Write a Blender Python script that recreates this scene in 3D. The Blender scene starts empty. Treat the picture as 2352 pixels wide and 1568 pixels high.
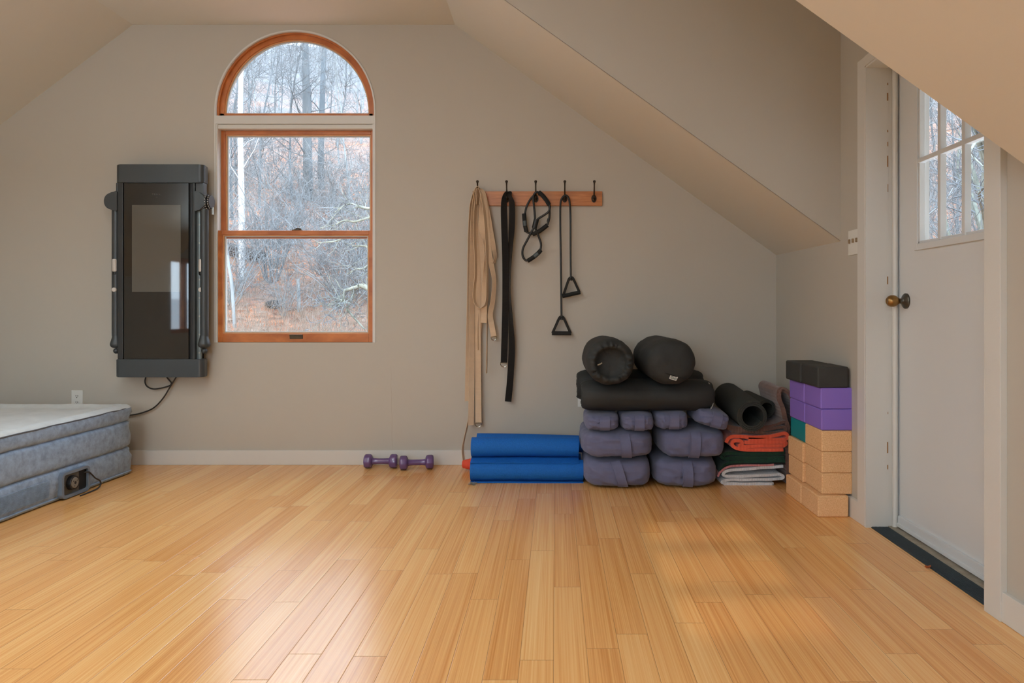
import bpy, bmesh, math, random
from mathutils import Vector, Matrix, Euler, noise as mnoise

random.seed(7)
PI = math.pi
scene = bpy.context.scene
COL = scene.collection
D = bpy.data

# ------------------------------------------------------------------ camera constants
F = 1660.0            # focal length in pixels of a 2352 px wide frame
CX, CY = 1275.0, 712.0
H = 0.98              # camera height
WALL = 4.586          # distance of the back wall


def at(px, py, Y):
    """a photo pixel, taken to depth Y -> place in the room"""
    return Vector(((px - CX) * Y / F, Y, H - (py - CY) * Y / F))


# ------------------------------------------------------------------ materials
def lin(c):
    out = []
    for v in c:
        v = v / 255.0
        out.append(v / 12.92 if v <= 0.04045 else ((v + 0.055) / 1.055) ** 2.4)
    return (out[0], out[1], out[2], 1.0)


def new_mat(name):
    m = D.materials.new(name)
    m.use_nodes = True
    nt = m.node_tree
    b = nt.nodes['Principled BSDF']
    return m, nt, b


def N(nt, kind, **kw):
    n = nt.nodes.new(kind)
    for k, v in kw.items():
        setattr(n, k, v)
    return n


def mat(name, c, rough=0.6, metal=0.0, var=0.0, vscale=8.0, bump=0.0, bscale=60.0, spec=0.5, sheen=0.0, coat=0.0,
        stretch=(1, 1, 1), bdist=0.004):
    m, nt, b = new_mat(name)
    col = lin(c)
    b.inputs['Base Color'].default_value = col
    b.inputs['Roughness'].default_value = rough
    b.inputs['Metallic'].default_value = metal
    b.inputs['Specular IOR Level'].default_value = spec
    if sheen:
        b.inputs['Sheen Weight'].default_value = sheen
        b.inputs['Sheen Roughness'].default_value = 0.6
    if coat:
        b.inputs['Coat Weight'].default_value = coat
        b.inputs['Coat Roughness'].default_value = 0.08
    if var or bump:
        tc = N(nt, 'ShaderNodeTexCoord')
        mp = N(nt, 'ShaderNodeMapping')
        mp.inputs['Scale'].default_value = stretch
        nt.links.new(tc.outputs['Object'], mp.inputs['Vector'])
    if var:
        t = N(nt, 'ShaderNodeTexNoise')
        t.inputs['Scale'].default_value = vscale
        t.inputs['Detail'].default_value = 6
        t.inputs['Roughness'].default_value = 0.65
        r = N(nt, 'ShaderNodeValToRGB')
        r.color_ramp.elements[0].position = 0.3
        r.color_ramp.elements[1].position = 0.7
        r.color_ramp.elements[0].color = tuple(max(0, x * (1 - var)) for x in col[:3]) + (1,)
        r.color_ramp.elements[1].color = tuple(min(1, x * (1 + var)) for x in col[:3]) + (1,)
        nt.links.new(mp.outputs[0], t.inputs['Vector'])
        nt.links.new(t.outputs['Fac'], r.inputs[0])
        nt.links.new(r.outputs[0], b.inputs['Base Color'])
    if bump:
        t = N(nt, 'ShaderNodeTexNoise')
        t.inputs['Scale'].default_value = bscale
        t.inputs['Detail'].default_value = 5
        bp = N(nt, 'ShaderNodeBump')
        bp.inputs['Strength'].default_value = bump
        bp.inputs['Distance'].default_value = bdist
        nt.links.new(mp.outputs[0], t.inputs['Vector'])
        nt.links.new(t.outputs['Fac'], bp.inputs['Height'])
        nt.links.new(bp.outputs[0], b.inputs['Normal'])
    return m


def weave_mat(name, c, rough=0.85, scale=300.0, bump=0.5, var=0.12, axis='DIAGONAL', sheen=0.2, vscale=14, wdist=0.003):
    """cloth: mottled colour and a fine ribbed bump"""
    m, nt, b = new_mat(name)
    col = lin(c)
    b.inputs['Roughness'].default_value = rough
    b.inputs['Specular IOR Level'].default_value = 0.25
    b.inputs['Sheen Weight'].default_value = sheen
    tc = N(nt, 'ShaderNodeTexCoord')
    t = N(nt, 'ShaderNodeTexNoise')
    t.inputs['Scale'].default_value = vscale
    t.inputs['Detail'].default_value = 8
    t.inputs['Roughness'].default_value = 0.7
    r = N(nt, 'ShaderNodeValToRGB')
    r.color_ramp.elements[0].position = 0.32
    r.color_ramp.elements[1].position = 0.7
    r.color_ramp.elements[0].color = tuple(x * (1 - var) for x in col[:3]) + (1,)
    r.color_ramp.elements[1].color = tuple(min(1, x * (1 + var)) for x in col[:3]) + (1,)
    nt.links.new(tc.outputs['Object'], t.inputs['Vector'])
    nt.links.new(t.outputs['Fac'], r.inputs[0])
    nt.links.new(r.outputs[0], b.inputs['Base Color'])
    w = N(nt, 'ShaderNodeTexWave')
    w.bands_direction = axis
    w.inputs['Scale'].default_value = scale / 20.0
    w.inputs['Distortion'].default_value = 1.5
    w.inputs['Detail'].default_value = 2
    nt.links.new(tc.outputs['Object'], w.inputs['Vector'])
    bp = N(nt, 'ShaderNodeBump')
    bp.inputs['Strength'].default_value = bump
    bp.inputs['Distance'].default_value = wdist
    nt.links.new(w.outputs['Fac'], bp.inputs['Height'])
    nt.links.new(bp.outputs[0], b.inputs['Normal'])
    return m


def wood_mat(name, c1, c2, rough=0.35, scale=(3, 40, 40), stain=None, coat=0.2):
    m, nt, b = new_mat(name)
    b.inputs['Roughness'].default_value = rough
    b.inputs['Coat Weight'].default_value = coat
    b.inputs['Coat Roughness'].default_value = 0.15
    tc = N(nt, 'ShaderNodeTexCoord')
    mp = N(nt, 'ShaderNodeMapping')
    mp.inputs['Scale'].default_value = scale
    t = N(nt, 'ShaderNodeTexNoise')
    t.inputs['Scale'].default_value = 1.6
    t.inputs['Detail'].default_value = 6
    t.inputs['Distortion'].default_value = 0.4
    r = N(nt, 'ShaderNodeValToRGB')
    r.color_ramp.elements[0].position = 0.3
    r.color_ramp.elements[1].position = 0.72
    r.color_ramp.elements[0].color = lin(c1)
    r.color_ramp.elements[1].color = lin(c2)
    nt.links.new(tc.outputs['Object'], mp.inputs['Vector'])
    nt.links.new(mp.outputs[0], t.inputs['Vector'])
    nt.links.new(t.outputs['Fac'], r.inputs[0])
    out = r.outputs[0]
    if stain:                      # a water stain with a shape of its own: (centre, radius, colour)
        cen, rad, sc = stain
        vm = N(nt, 'ShaderNodeVectorMath', operation='DISTANCE')
        vm.inputs[1].default_value = cen
        nt.links.new(tc.outputs['Object'], vm.inputs[0])
        t2 = N(nt, 'ShaderNodeTexNoise')
        t2.inputs['Scale'].default_value = 30
        nt.links.new(tc.outputs['Object'], t2.inputs['Vector'])
        ma = N(nt, 'ShaderNodeMath', operation='MULTIPLY_ADD')
        ma.inputs[1].default_value = 0.05
        nt.links.new(t2.outputs['Fac'], ma.inputs[0])
        nt.links.new(vm.outputs['Value'], ma.inputs[2])
        mr = N(nt, 'ShaderNodeMapRange')
        mr.inputs['From Min'].default_value = rad * 0.7
        mr.inputs['From Max'].default_value = rad * 1.4
        mr.inputs['To Min'].default_value = 0.9
        mr.inputs['To Max'].default_value = 0.0
        nt.links.new(ma.outputs[0], mr.inputs['Value'])
        mx = N(nt, 'ShaderNodeMix', data_type='RGBA')
        nt.links.new(mr.outputs[0], mx.inputs['Factor'])
        nt.links.new(out, mx.inputs['A'])
        mx.inputs['B'].default_value = lin(sc)
        out = mx.outputs['Result']
    nt.links.new(out, b.inputs['Base Color'])
    return m


def glass_mat(name, tint=(1, 1, 1, 1)):
    m = D.materials.new(name)
    m.use_nodes = True
    nt = m.node_tree
    nt.nodes.clear()
    o = N(nt, 'ShaderNodeOutputMaterial')
    tr = N(nt, 'ShaderNodeBsdfTransparent')
    tr.inputs['Color'].default_value = tint
    gl = N(nt, 'ShaderNodeBsdfGlossy')
    gl.inputs['Roughness'].default_value = 0.02
    fr = N(nt, 'ShaderNodeFresnel')
    ge = N(nt, 'ShaderNodeNewGeometry')
    io = N(nt, 'ShaderNodeMapRange')          # same reflection on both faces of the sheet
    io.inputs['To Min'].default_value = 1.45
    io.inputs['To Max'].default_value = 1 / 1.45
    nt.links.new(ge.outputs['Backfacing'], io.inputs['Value'])
    nt.links.new(io.outputs[0], fr.inputs['IOR'])
    mx = N(nt, 'ShaderNodeMixShader')
    nt.links.new(fr.outputs[0], mx.inputs[0])
    nt.links.new(tr.outputs[0], mx.inputs[1])
    nt.links.new(gl.outputs[0], mx.inputs[2])
    nt.links.new(mx.outputs[0], o.inputs['Surface'])
    return m


def floor_mat():
    m, nt, b = new_mat('bamboo_planks')
    L = nt.links.new
    tc = N(nt, 'ShaderNodeTexCoord')
    sx = N(nt, 'ShaderNodeSeparateXYZ')
    L(tc.outputs['Object'], sx.inputs[0])

    def M(op, a, bb=None, cc=None):
        n = N(nt, 'ShaderNodeMath', operation=op)
        for i, v in enumerate((a, bb, cc)):
            if v is None:
                continue
            if isinstance(v, (int, float)):
                n.inputs[i].default_value = v
            else:
                L(v, n.inputs[i])
        return n.outputs[0]
    W = 0.0945
    u = M('DIVIDE', M('ADD', sx.outputs[0], 10 * W + 0.004), W)
    idx = M('FLOOR', u)
    fu = M('FRACT', u)
    wn = N(nt, 'ShaderNodeTexWhiteNoise', noise_dimensions='1D')
    L(idx, wn.inputs['W'])
    v = M('DIVIDE', M('MULTIPLY_ADD', wn.outputs['Value'], 7.3, M('ADD', sx.outputs[1], 20.0)), 0.92)
    jdx = M('FLOOR', v)
    fv = M('FRACT', v)
    cv = N(nt, 'ShaderNodeCombineXYZ')
    L(idx, cv.inputs[0])
    L(jdx, cv.inputs[1])
    wn2 = N(nt, 'ShaderNodeTexWhiteNoise', noise_dimensions='2D')
    L(cv.outputs[0], wn2.inputs['Vector'])
    # strips of bamboo inside a plank
    gv = N(nt, 'ShaderNodeCombineXYZ')
    L(M('MULTIPLY', sx.outputs[0], 230.0), gv.inputs[0])
    L(M('MULTIPLY', sx.outputs[1], 1.1), gv.inputs[1])
    L(M('MULTIPLY', wn2.outputs['Value'], 40.0), gv.inputs[2])
    g = N(nt, 'ShaderNodeTexNoise')
    g.inputs['Scale'].default_value = 1.0
    g.inputs['Detail'].default_value = 3
    L(gv.outputs[0], g.inputs['Vector'])
    gv2 = N(nt, 'ShaderNodeCombineXYZ')
    L(M('MULTIPLY', sx.outputs[0], 55.0), gv2.inputs[0])
    L(M('MULTIPLY', sx.outputs[1], 0.9), gv2.inputs[1])
    L(M('MULTIPLY', wn2.outputs['Value'], 17.0), gv2.inputs[2])
    g2 = N(nt, 'ShaderNodeTexNoise')
    g2.inputs['Scale'].default_value = 1.0
    g2.inputs['Detail'].default_value = 2
    L(gv2.outputs[0], g2.inputs['Vector'])
    tone = M('ADD', M('MULTIPLY_ADD', wn2.outputs['Value'], 0.42, 0.06),
             M('ADD', M('MULTIPLY', M('SUBTRACT', g.outputs['Fac'], 0.5), 1.3), M('MULTIPLY', M('SUBTRACT', g2.outputs['Fac'], 0.5), 0.7)))
    tone = M('ADD', tone, 0.22)
    r = N(nt, 'ShaderNodeValToRGB')
    e = r.color_ramp.elements
    e[0].position = 0.0
    e[0].color = lin((214, 144, 76))
    e[1].position = 1.0
    e[1].color = lin((250, 203, 137))
    x = e.new(0.5)
    x.color = lin((238, 177, 108))
    L(tone, r.inputs[0])
    # joints
    ex = M('MINIMUM', fu, M('SUBTRACT', 1.0, fu))
    jx = M('LESS_THAN', ex, 0.009)
    ey = M('MINIMUM', fv, M('SUBTRACT', 1.0, fv))
    jy = M('LESS_THAN', ey, 0.0011)
    j = M('MAXIMUM', jx, jy)
    mx = N(nt, 'ShaderNodeMix', data_type='RGBA')
    L(M('MULTIPLY', j, 0.5), mx.inputs['Factor'])
    L(r.outputs[0], mx.inputs['A'])
    mx.inputs['B'].default_value = lin((110, 66, 36))
    L(mx.outputs['Result'], b.inputs['Base Color'])
    # bump: bevelled plank edges, slight cupping
    sm = N(nt, 'ShaderNodeMapRange', interpolation_type='SMOOTHSTEP')
    L(ex, sm.inputs['Value'])
    sm.inputs['From Max'].default_value = 0.02
    sm2 = N(nt, 'ShaderNodeMapRange', interpolation_type='SMOOTHSTEP')
    L(ey, sm2.inputs['Value'])
    sm2.inputs['From Max'].default_value = 0.0022
    hgt = M('MINIMUM', sm.outputs[0], sm2.outputs[0])
    hgt = M('ADD', hgt, M('MULTIPLY', g.outputs['Fac'], 0.05))
    bp = N(nt, 'ShaderNodeBump')
    bp.inputs['Strength'].default_value = 0.35
    bp.inputs['Distance'].default_value = 0.0012
    L(hgt, bp.inputs['Height'])
    L(bp.outputs[0], b.inputs['Normal'])
    t = N(nt, 'ShaderNodeTexNoise')
    t.inputs['Scale'].default_value = 3.0
    t.inputs['Detail'].default_value = 4
    L(tc.outputs['Object'], t.inputs['Vector'])
    mr = N(nt, 'ShaderNodeMapRange')
    mr.inputs['To Min'].default_value = 0.20
    mr.inputs['To Max'].default_value = 0.30
    L(t.outputs['Fac'], mr.inputs['Value'])
    L(mr.outputs[0], b.inputs['Roughness'])
    b.inputs['Specular IOR Level'].default_value = 0.55
    return m


def litter_mat():
    """leaf litter on the slope"""
    m, nt, b = new_mat('leaf_litter')
    L = nt.links.new
    tc = N(nt, 'ShaderNodeTexCoord')
    vo = N(nt, 'ShaderNodeTexVoronoi')
    vo.inputs['Scale'].default_value = 6.5
    L(tc.outputs['Object'], vo.inputs['Vector'])
    r = N(nt, 'ShaderNodeValToRGB')
    e = r.color_ramp.elements
    e[0].position = 0.0
    e[0].color = lin((79, 50, 33))
    e[1].position = 1.0
    e[1].color = lin((138, 119, 105))
    for p, c in ((0.25, (134, 82, 54)), (0.45, (150, 98, 68)), (0.65, (136, 106, 86)), (0.8, (116, 86, 70))):
        x = e.new(p)
        x.color = lin(c)
    sp = N(nt, 'ShaderNodeSeparateXYZ')
    L(vo.outputs['Color'], sp.inputs[0])
    L(sp.outputs[0], r.inputs[0])
    n = N(nt, 'ShaderNodeTexNoise')
    n.inputs['Scale'].default_value = 0.35
    n.inputs['Detail'].default_value = 5
    L(tc.outputs['Object'], n.inputs['Vector'])
    mr = N(nt, 'ShaderNodeMapRange')
    mr.inputs['From Min'].default_value = 0.42
    mr.inputs['From Max'].default_value = 0.68
    L(n.outputs['Fac'], mr.inputs['Value'])
    mx = N(nt, 'ShaderNodeMix', data_type='RGBA')
    L(mr.outputs[0], mx.inputs['Factor'])
    L(r.outputs[0], mx.inputs['A'])
    mx.inputs['B'].default_value = lin((96, 91, 88))
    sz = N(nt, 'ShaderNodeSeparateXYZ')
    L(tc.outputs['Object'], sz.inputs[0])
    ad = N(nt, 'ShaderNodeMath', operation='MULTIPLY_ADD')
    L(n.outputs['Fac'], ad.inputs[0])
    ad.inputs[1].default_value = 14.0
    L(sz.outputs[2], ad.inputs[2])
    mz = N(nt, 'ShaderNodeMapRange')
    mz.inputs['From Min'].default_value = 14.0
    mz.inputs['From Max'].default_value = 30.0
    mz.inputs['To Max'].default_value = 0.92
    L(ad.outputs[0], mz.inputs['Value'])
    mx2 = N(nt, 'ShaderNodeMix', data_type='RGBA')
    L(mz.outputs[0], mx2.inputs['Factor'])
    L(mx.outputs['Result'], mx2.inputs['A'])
    mx2.inputs['B'].default_value = lin((96, 101, 105))  # blue-grey higher up the slope: haze put into the ground colour
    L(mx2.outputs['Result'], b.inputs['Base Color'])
    b.inputs['Roughness'].default_value = 0.9
    bp = N(nt, 'ShaderNodeBump')
    bp.inputs['Strength'].default_value = 0.5
    bp.inputs['Distance'].default_value = 0.05
    L(vo.outputs['Distance'], bp.inputs['Height'])
    L(bp.outputs[0], b.inputs['Normal'])
    return m


# ------------------------------------------------------------------ scene helpers
WM = {}


def tag(o, label, cat=None, group=None, kind=None):
    o['label'] = label
    if cat:
        o['category'] = cat
    if group:
        o['group'] = group
    if kind:
        o['kind'] = kind
    return o


def thing(name, label, cat, loc=(0, 0, 0), rot=(0, 0, 0), group=None, kind=None):
    o = D.objects.new(name, None)
    o.empty_display_size = 0.05
    COL.objects.link(o)
    o.location = loc
    o.rotation_euler = rot
    WM[o] = Matrix.Translation(Vector(loc)) @ Euler(rot).to_matrix().to_4x4()
    return tag(o, label, cat, group, kind)


def obj(name, bm, m, parent=None, smooth=True, world=True, angle=38.0, origin=None):
    """link a bmesh as ONE mesh object; world=True: the bmesh is in room coordinates"""
    bmesh.ops.recalc_face_normals(bm, faces=bm.faces)
    pm = Matrix.Identity(4)
    if parent is not None:
        pm = WM[parent]
        if world:
            bm.transform(pm.inverted())
    own = Matrix.Identity(4)
    if parent is None and origin is not None:
        own = Matrix.Translation(Vector(origin))
        bm.transform(own.inverted())
    me = D.meshes.new(name)
    bm.to_mesh(me)
    bm.free()
    if m is not None:
        me.materials.append(m)
    if smooth:
        me.polygons.foreach_set('use_smooth', [True] * len(me.polygons))
        me.set_sharp_from_angle(angle=math.radians(angle))
    o = D.objects.new(name, me)
    COL.objects.link(o)
    if smooth and len(me.polygons) < 6000:
        wn = o.modifiers.new('even_normals', 'WEIGHTED_NORMAL')
        wn.keep_sharp = True
        wn.weight = 90
    if parent is not None:
        o.parent = parent
        WM[o] = pm.copy()
    else:
        o.matrix_world = own
        WM[o] = own
    return o


def dup(root, loc=None, rot=None, label=None, group=None):
    """copy a thing with its parts and their sub-parts"""
    def cp(o, par):
        c = o.copy()
        COL.objects.link(c)
        if par is not None:
            c.parent = par
        for ch in list(o.children):
            cp(ch, c)
        return c
    r = cp(root, None)
    if loc is not None:
        r.location = loc
    if rot is not None:
        r.rotation_euler = rot
    if label:
        r['label'] = label
    if group:
        r['group'] = group
    return r


# ------------------------------------------------------------------ shapes
def B():
    return bmesh.new()


def box(bm, x0, x1, y0, y1, z0, z1, bev=0.0, seg=2):
    r = bmesh.ops.create_cube(bm, size=1.0)
    vs = r['verts']
    for v in vs:
        v.co = Vector(((x0 + x1) / 2 + v.co.x * (x1 - x0), (y0 + y1) / 2 + v.co.y * (y1 - y0), (z0 + z1) / 2 + v.co.z * (z1 - z0)))
    if bev:
        es = list({e for v in vs for e in v.link_edges})
        bmesh.ops.bevel(bm, geom=es, offset=bev, segments=seg, profile=0.5, affect='EDGES')
    return bm


def prism(bm, poly, y0, y1):
    """closed polygon of (x, z) pushed along Y"""
    a = [bm.verts.new((x, y0, z)) for x, z in poly]
    b = [bm.verts.new((x, y1, z)) for x, z in poly]
    n = len(poly)
    bm.faces.new(a)
    bm.faces.new(b[::-1])
    for i in range(n):
        bm.faces.new((a[i], b[i], b[(i + 1) % n], a[(i + 1) % n]))
    return bm


def plan(bm, poly, z0, z1):
    """closed polygon of (x, y) pushed up"""
    a = [bm.verts.new((x, y, z0)) for x, y in poly]
    b = [bm.verts.new((x, y, z1)) for x, y in poly]
    n = len(poly)
    bm.faces.new(a[::-1])
    bm.faces.new(b)
    for i in range(n):
        bm.faces.new((a[i], a[(i + 1) % n], b[(i + 1) % n], b[i]))
    return bm


def quad(bm, pts):
    bm.faces.new([bm.verts.new(p) for p in pts])
    return bm


def smooth(pts, n=8, closed=False):
    """Catmull-Rom through the points"""
    P = [Vector(p) for p in pts]
    out = []
    m = len(P)
    rng = range(m) if closed else range(m - 1)
    for i in rng:
        if closed:
            p0, p1, p2, p3 = P[i - 1], P[i], P[(i + 1) % m], P[(i + 2) % m]
        else:
            p0, p1, p2, p3 = P[max(i - 1, 0)], P[i], P[i + 1], P[min(i + 2, m - 1)]
        for k in range(n):
            t = k / n
            out.append(0.5 * ((2 * p1) + (p2 - p0) * t + (2 * p0 - 5 * p1 + 4 * p2 - p3) * t * t + (3 * p1 - p0 - 3 * p2 + p3) * t * t * t))
    if not closed:
        out.append(P[-1])
    return out


def tube(bm, pts, r, n=10, closed=False, cap=True):
    P = [Vector(p) for p in pts]
    m = len(P)
    R = r if isinstance(r, (list, tuple)) else [r] * m
    rings = []
    up = None
    for i in range(m):
        if closed:
            t = P[(i + 1) % m] - P[i - 1]
        else:
            t = P[min(i + 1, m - 1)] - P[max(i - 1, 0)]
        if t.length < 1e-9:
            t = Vector((0, 0, 1))
        t.normalize()
        if up is None:
            up = t.orthogonal().normalized()
        up = (up - t * up.dot(t))
        if up.length < 1e-6:
            up = t.orthogonal()
        up.normalize()
        sd = t.cross(up)
        rings.append([bm.verts.new(P[i] + (up * math.cos(2 * PI * k / n) + sd * math.sin(2 * PI * k / n)) * R[i]) for k in range(n)])
    for i in range(m if closed else m - 1):
        a, b = rings[i], rings[(i + 1) % m]
        sh = 0
        if closed and i == m - 1:     # least twist where the ring closes
            sh = min(range(n), key=lambda s: sum((a[k].co - b[(k + s) % n].co).length for k in range(n)))
        for k in range(n):
            bm.faces.new((a[k], a[(k + 1) % n], b[(k + 1 + sh) % n], b[(k + sh) % n]))
    if cap and not closed:
        bm.faces.new(rings[0][::-1])
        bm.faces.new(rings[-1])
    return bm


def lathe(bm, prof, mtx=None, n=24, rfun=None):
    """profile of (radius, height) turned about Z, then moved by mtx"""
    mtx = mtx or Matrix.Identity(4)
    rings = []
    for r, h in prof:
        if r < 1e-6:
            rings.append([bm.verts.new(mtx @ Vector((0, 0, h)))])
        else:
            row = []
            for k in range(n):
                a = 2 * PI * k / n
                rr = r * (rfun(a, h) if rfun else 1.0)
                row.append(bm.verts.new(mtx @ Vector((rr * math.cos(a), rr * math.sin(a), h))))
            rings.append(row)
    for a, b in zip(rings, rings[1:]):
        if len(a) == 1 and len(b) == 1:
            continue
        for k in range(n):
            if len(a) == 1:
                bm.faces.new((a[0], b[(k + 1) % n], b[k]))
            elif len(b) == 1:
                bm.faces.new((a[k], a[(k + 1) % n], b[0]))
            else:
                bm.faces.new((a[k], a[(k + 1) % n], b[(k + 1) % n], b[k]))
    for ring, flip in ((rings[0], True), (rings[-1], False)):
        if len(ring) > 1:
            bm.faces.new(ring[::-1] if flip else ring)
    return bm


def aim(p, q):
    """matrix whose Z runs from p to q, at p"""
    d = (Vector(q) - Vector(p))
    return Matrix.Translation(Vector(p)) @ d.to_track_quat('Z', 'Y').to_matrix().to_4x4()


def strip(bm, path, t, y0, y1, ny=1, disp=None):
    """a sheet seen from its edge: path of (x, z), thickness t, pushed along Y"""
    P = [Vector((p[0], p[1])) for p in path]
    m = len(P)
    Lf, Rt = [], []
    for i in range(m):
        d = P[min(i + 1, m - 1)] - P[max(i - 1, 0)]
        d.normalize()
        nn = Vector((-d.y, d.x)) * (t / 2)
        Lf.append(P[i] + nn)
        Rt.append(P[i] - nn)
    ring = Lf + Rt[::-1]
    rows = []
    for j in range(ny + 1):
        y = y0 + (y1 - y0) * j / ny
        row = []
        for p in ring:
            c = Vector((p.x, y, p.y))
            if disp:
                c = c + disp(c)
            row.append(bm.verts.new(c))
        rows.append(row)
    k = len(ring)
    for j in range(ny):
        for i in range(k):
            bm.faces.new((rows[j][i], rows[j][(i + 1) % k], rows[j + 1][(i + 1) % k], rows[j + 1][i]))
    for row in (rows[0], rows[-1]):
        for i in range(m - 1):
            bm.faces.new((row[i], row[i + 1], row[k - 2 - i], row[k - 1 - i]))
    return bm


def spiral(r0, r1, turns, n=34, tail=None, start=0.0, sgn=1):
    out = []
    tot = int(n * turns)
    for i in range(tot + 1):
        a = start + sgn * 2 * PI * turns * i / tot
        r = r0 + (r1 - r0) * i / tot
        out.append((r * math.cos(a), r * math.sin(a)))
    if tail:
        out += tail
    return out


def serp(W, n, t, right_first=True, jit=0.0, seed=1, bow=0.0):
    """folded cloth seen from the front: n layers over a width W, bottom layer first"""
    rnd = random.Random(seed)
    out = []
    x0, x1 = t * 0.6, W - t * 0.6
    for i in range(n):
        z = t * (i + 0.5)
        a, b = (x0, x1) if (i % 2 == 0) == right_first else (x1, x0)
        if i == n - 1:
            b = b + (a - b) * 0.02
        j0, j1 = rnd.uniform(-jit, jit), rnd.uniform(-jit, jit)
        a, b = a + j0, b + j1
        for k in range(15):
            s = k / 14
            x = a + (b - a) * s
            out.append((x, z + bow * math.sin(PI * (x / W)) * (i / max(1, n - 1))))
        if i < n - 1:
            for k in range(1, 7):
                g = PI * k / 7
                sg = 1 if b > a else -1
                out.append((b + sg * math.sin(g) * t * 0.55, z + t * (1 - math.cos(g)) / 2))
    return out


def ribbon(bm, pts, w, t=0.0022, ang=None, wdir=None):
    """flat webbing along pts; ang gives, point by point, how far it is turned about the vertical (0 = faces the room)"""
    P = [Vector(p) for p in pts]
    m = len(P)
    rows = []
    for i in range(m):
        d = (P[min(i + 1, m - 1)] - P[max(i - 1, 0)]).normalized()
        if wdir is not None:
            s = Vector(wdir[i] if isinstance(wdir, list) else wdir)
        else:
            a = ang[i] if ang else 0.0
            s = Vector((math.cos(a), math.sin(a), 0))
        s = s - d * s.dot(d)
        if s.length < 1e-4:
            s = d.orthogonal()
        s.normalize()
        nn = d.cross(s) * (t / 2)
        s = s * ((w[i] if isinstance(w, list) else w) / 2)
        rows.append([bm.verts.new(P[i] + q) for q in (s + nn, -s + nn, -s - nn, s - nn)])
    for a, b in zip(rows, rows[1:]):
        for k in range(4):
            bm.faces.new((a[k], a[(k + 1) % 4], b[(k + 1) % 4], b[k]))
    bm.faces.new(rows[0][::-1])
    bm.faces.new(rows[-1])
    return bm


def puff(bm, a, b, c, k=4.5, n=22, wr=0.004, seed=0.0, fn=None, mtx=None, flat=0.0):
    """stuffed cushion block: half sizes a, b, c"""
    r = bmesh.ops.create_cube(bm, size=2.0)
    es = list({e for v in r['verts'] for e in v.link_edges})
    bmesh.ops.subdivide_edges(bm, edges=es, cuts=n, use_grid_fill=True)
    for v in bm.verts:
        p = v.co.copy()
        p = Vector((math.sin(p.x * PI / 4) / math.sin(PI / 4), math.sin(p.y * PI / 4) / math.sin(PI / 4), math.sin(p.z * PI / 4) / math.sin(PI / 4)))
        rr = (abs(p.x) ** k + abs(p.y) ** k + abs(p.z) ** k) ** (1.0 / k)
        q = p / rr
        co = Vector((q.x * a, q.y * b, q.z * c))
        nrm = Vector((q.x / a, q.y / b, q.z / c)).normalized()
        s = mnoise.fractal(co * 9 + Vector((seed, seed * 2.1, -seed)), 0.7, 2.2, 3)
        co += nrm * wr * s
        if flat and co.z < -c + flat:
            co.z = -c + flat
        if fn:
            co = fn(co, q)
        v.co = mtx @ co if mtx else co
    return bm


print('helpers ready')
# ------------------------------------------------------------------ material set
M_WALL = mat('cream_wall_paint', (190, 184, 173), rough=0.55, bump=0.08, bscale=180, bdist=0.001, spec=0.3)
M_CEIL = mat('cream_ceiling_paint', (221, 217, 208), rough=0.6, bump=0.08, bscale=160, bdist=0.001, spec=0.3)
M_TRIM = mat('white_trim_paint', (216, 215, 210), rough=0.4, bump=0.05, bscale=60, bdist=0.001)
M_DOORP = mat('white_door_paint', (216, 219, 220), rough=0.42, bump=0.06, bscale=40, bdist=0.001)
M_FLOOR = floor_mat()
M_SASH = wood_mat('orange_sash_wood', (168, 92, 38), (206, 124, 62), rough=0.4, scale=(5, 20, 5))
M_SASHV = wood_mat('orange_sash_wood_upright', (168, 92, 38), (206, 124, 62), rough=0.4, scale=(25, 20, 2.5))
M_SASHL = wood_mat('orange_sash_wood_stained', (168, 92, 38), (206, 124, 62), rough=0.4, scale=(5, 20, 8),
                   stain=((-1.155, 4.60, 0.80), 0.115, (48, 26, 16)))
M_BEAD = wood_mat('pale_glazing_bead', (206, 146, 92), (222, 168, 116), rough=0.5, scale=(6, 20, 6))
M_SPACER = mat('grey_spacer', (196, 206, 208), rough=0.5)
M_BRONZE = mat('dark_bronze', (84, 72, 56), rough=0.4, metal=0.8, var=0.2, vscale=40)
M_GLASS = glass_mat('clear_glass')
M_RUBBER = mat('black_ribbed_rubber', (44, 54, 60), rough=0.75, var=0.1, vscale=30)
M_SILL = mat('worn_grey_sill', (150, 140, 124), rough=0.7, var=0.25, vscale=25, bump=0.2, bscale=60)
M_BRASS = mat('aged_brass', (146, 112, 66), rough=0.32, metal=0.9, var=0.25, vscale=30)
M_PEWTER = mat('dark_pewter', (92, 88, 80), rough=0.3, metal=0.9)
M_SCREW = mat('dull_screw', (70, 60, 48), rough=0.6, metal=0.6)
M_PLATE = mat('white_plastic', (226, 226, 220), rough=0.35)
M_RUST = mat('rusty_toggle', (152, 128, 98), rough=0.6, var=0.3, vscale=90)
M_DARK = mat('dark_slot', (28, 26, 24), rough=0.7)

# ------------------------------------------------------------------ the shell
ZC = 2.79
XL_CREASE, XR_CREASE = -2.68, -0.635
SL, SR = 0.755, 0.717
XR, XLW = 1.42, -4.60
REAR = -2.6
ZR = ZC - SR * (XR - XR_CREASE)
ZL = ZC - SL * (XL_CREASE - XLW)
D0, D1 = 2.0, 3.61             # the dormer with the door, front and back cheek
E0, E1 = -1.35, 0.75             # the dormer in the left slope


def zr(x):
    return ZC - SR * (x - XR_CREASE)


def zl(x):
    return ZC - SL * (XL_CREASE - x)


# floor
bm = B()
box(bm, -4.75, 1.62, REAR - 0.15, 4.75, -0.06, 0.0)
o = obj('floor', bm, M_FLOOR, smooth=False)
tag(o, 'honey coloured bamboo plank floor running towards the arched window', 'floor', kind='structure')

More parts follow.
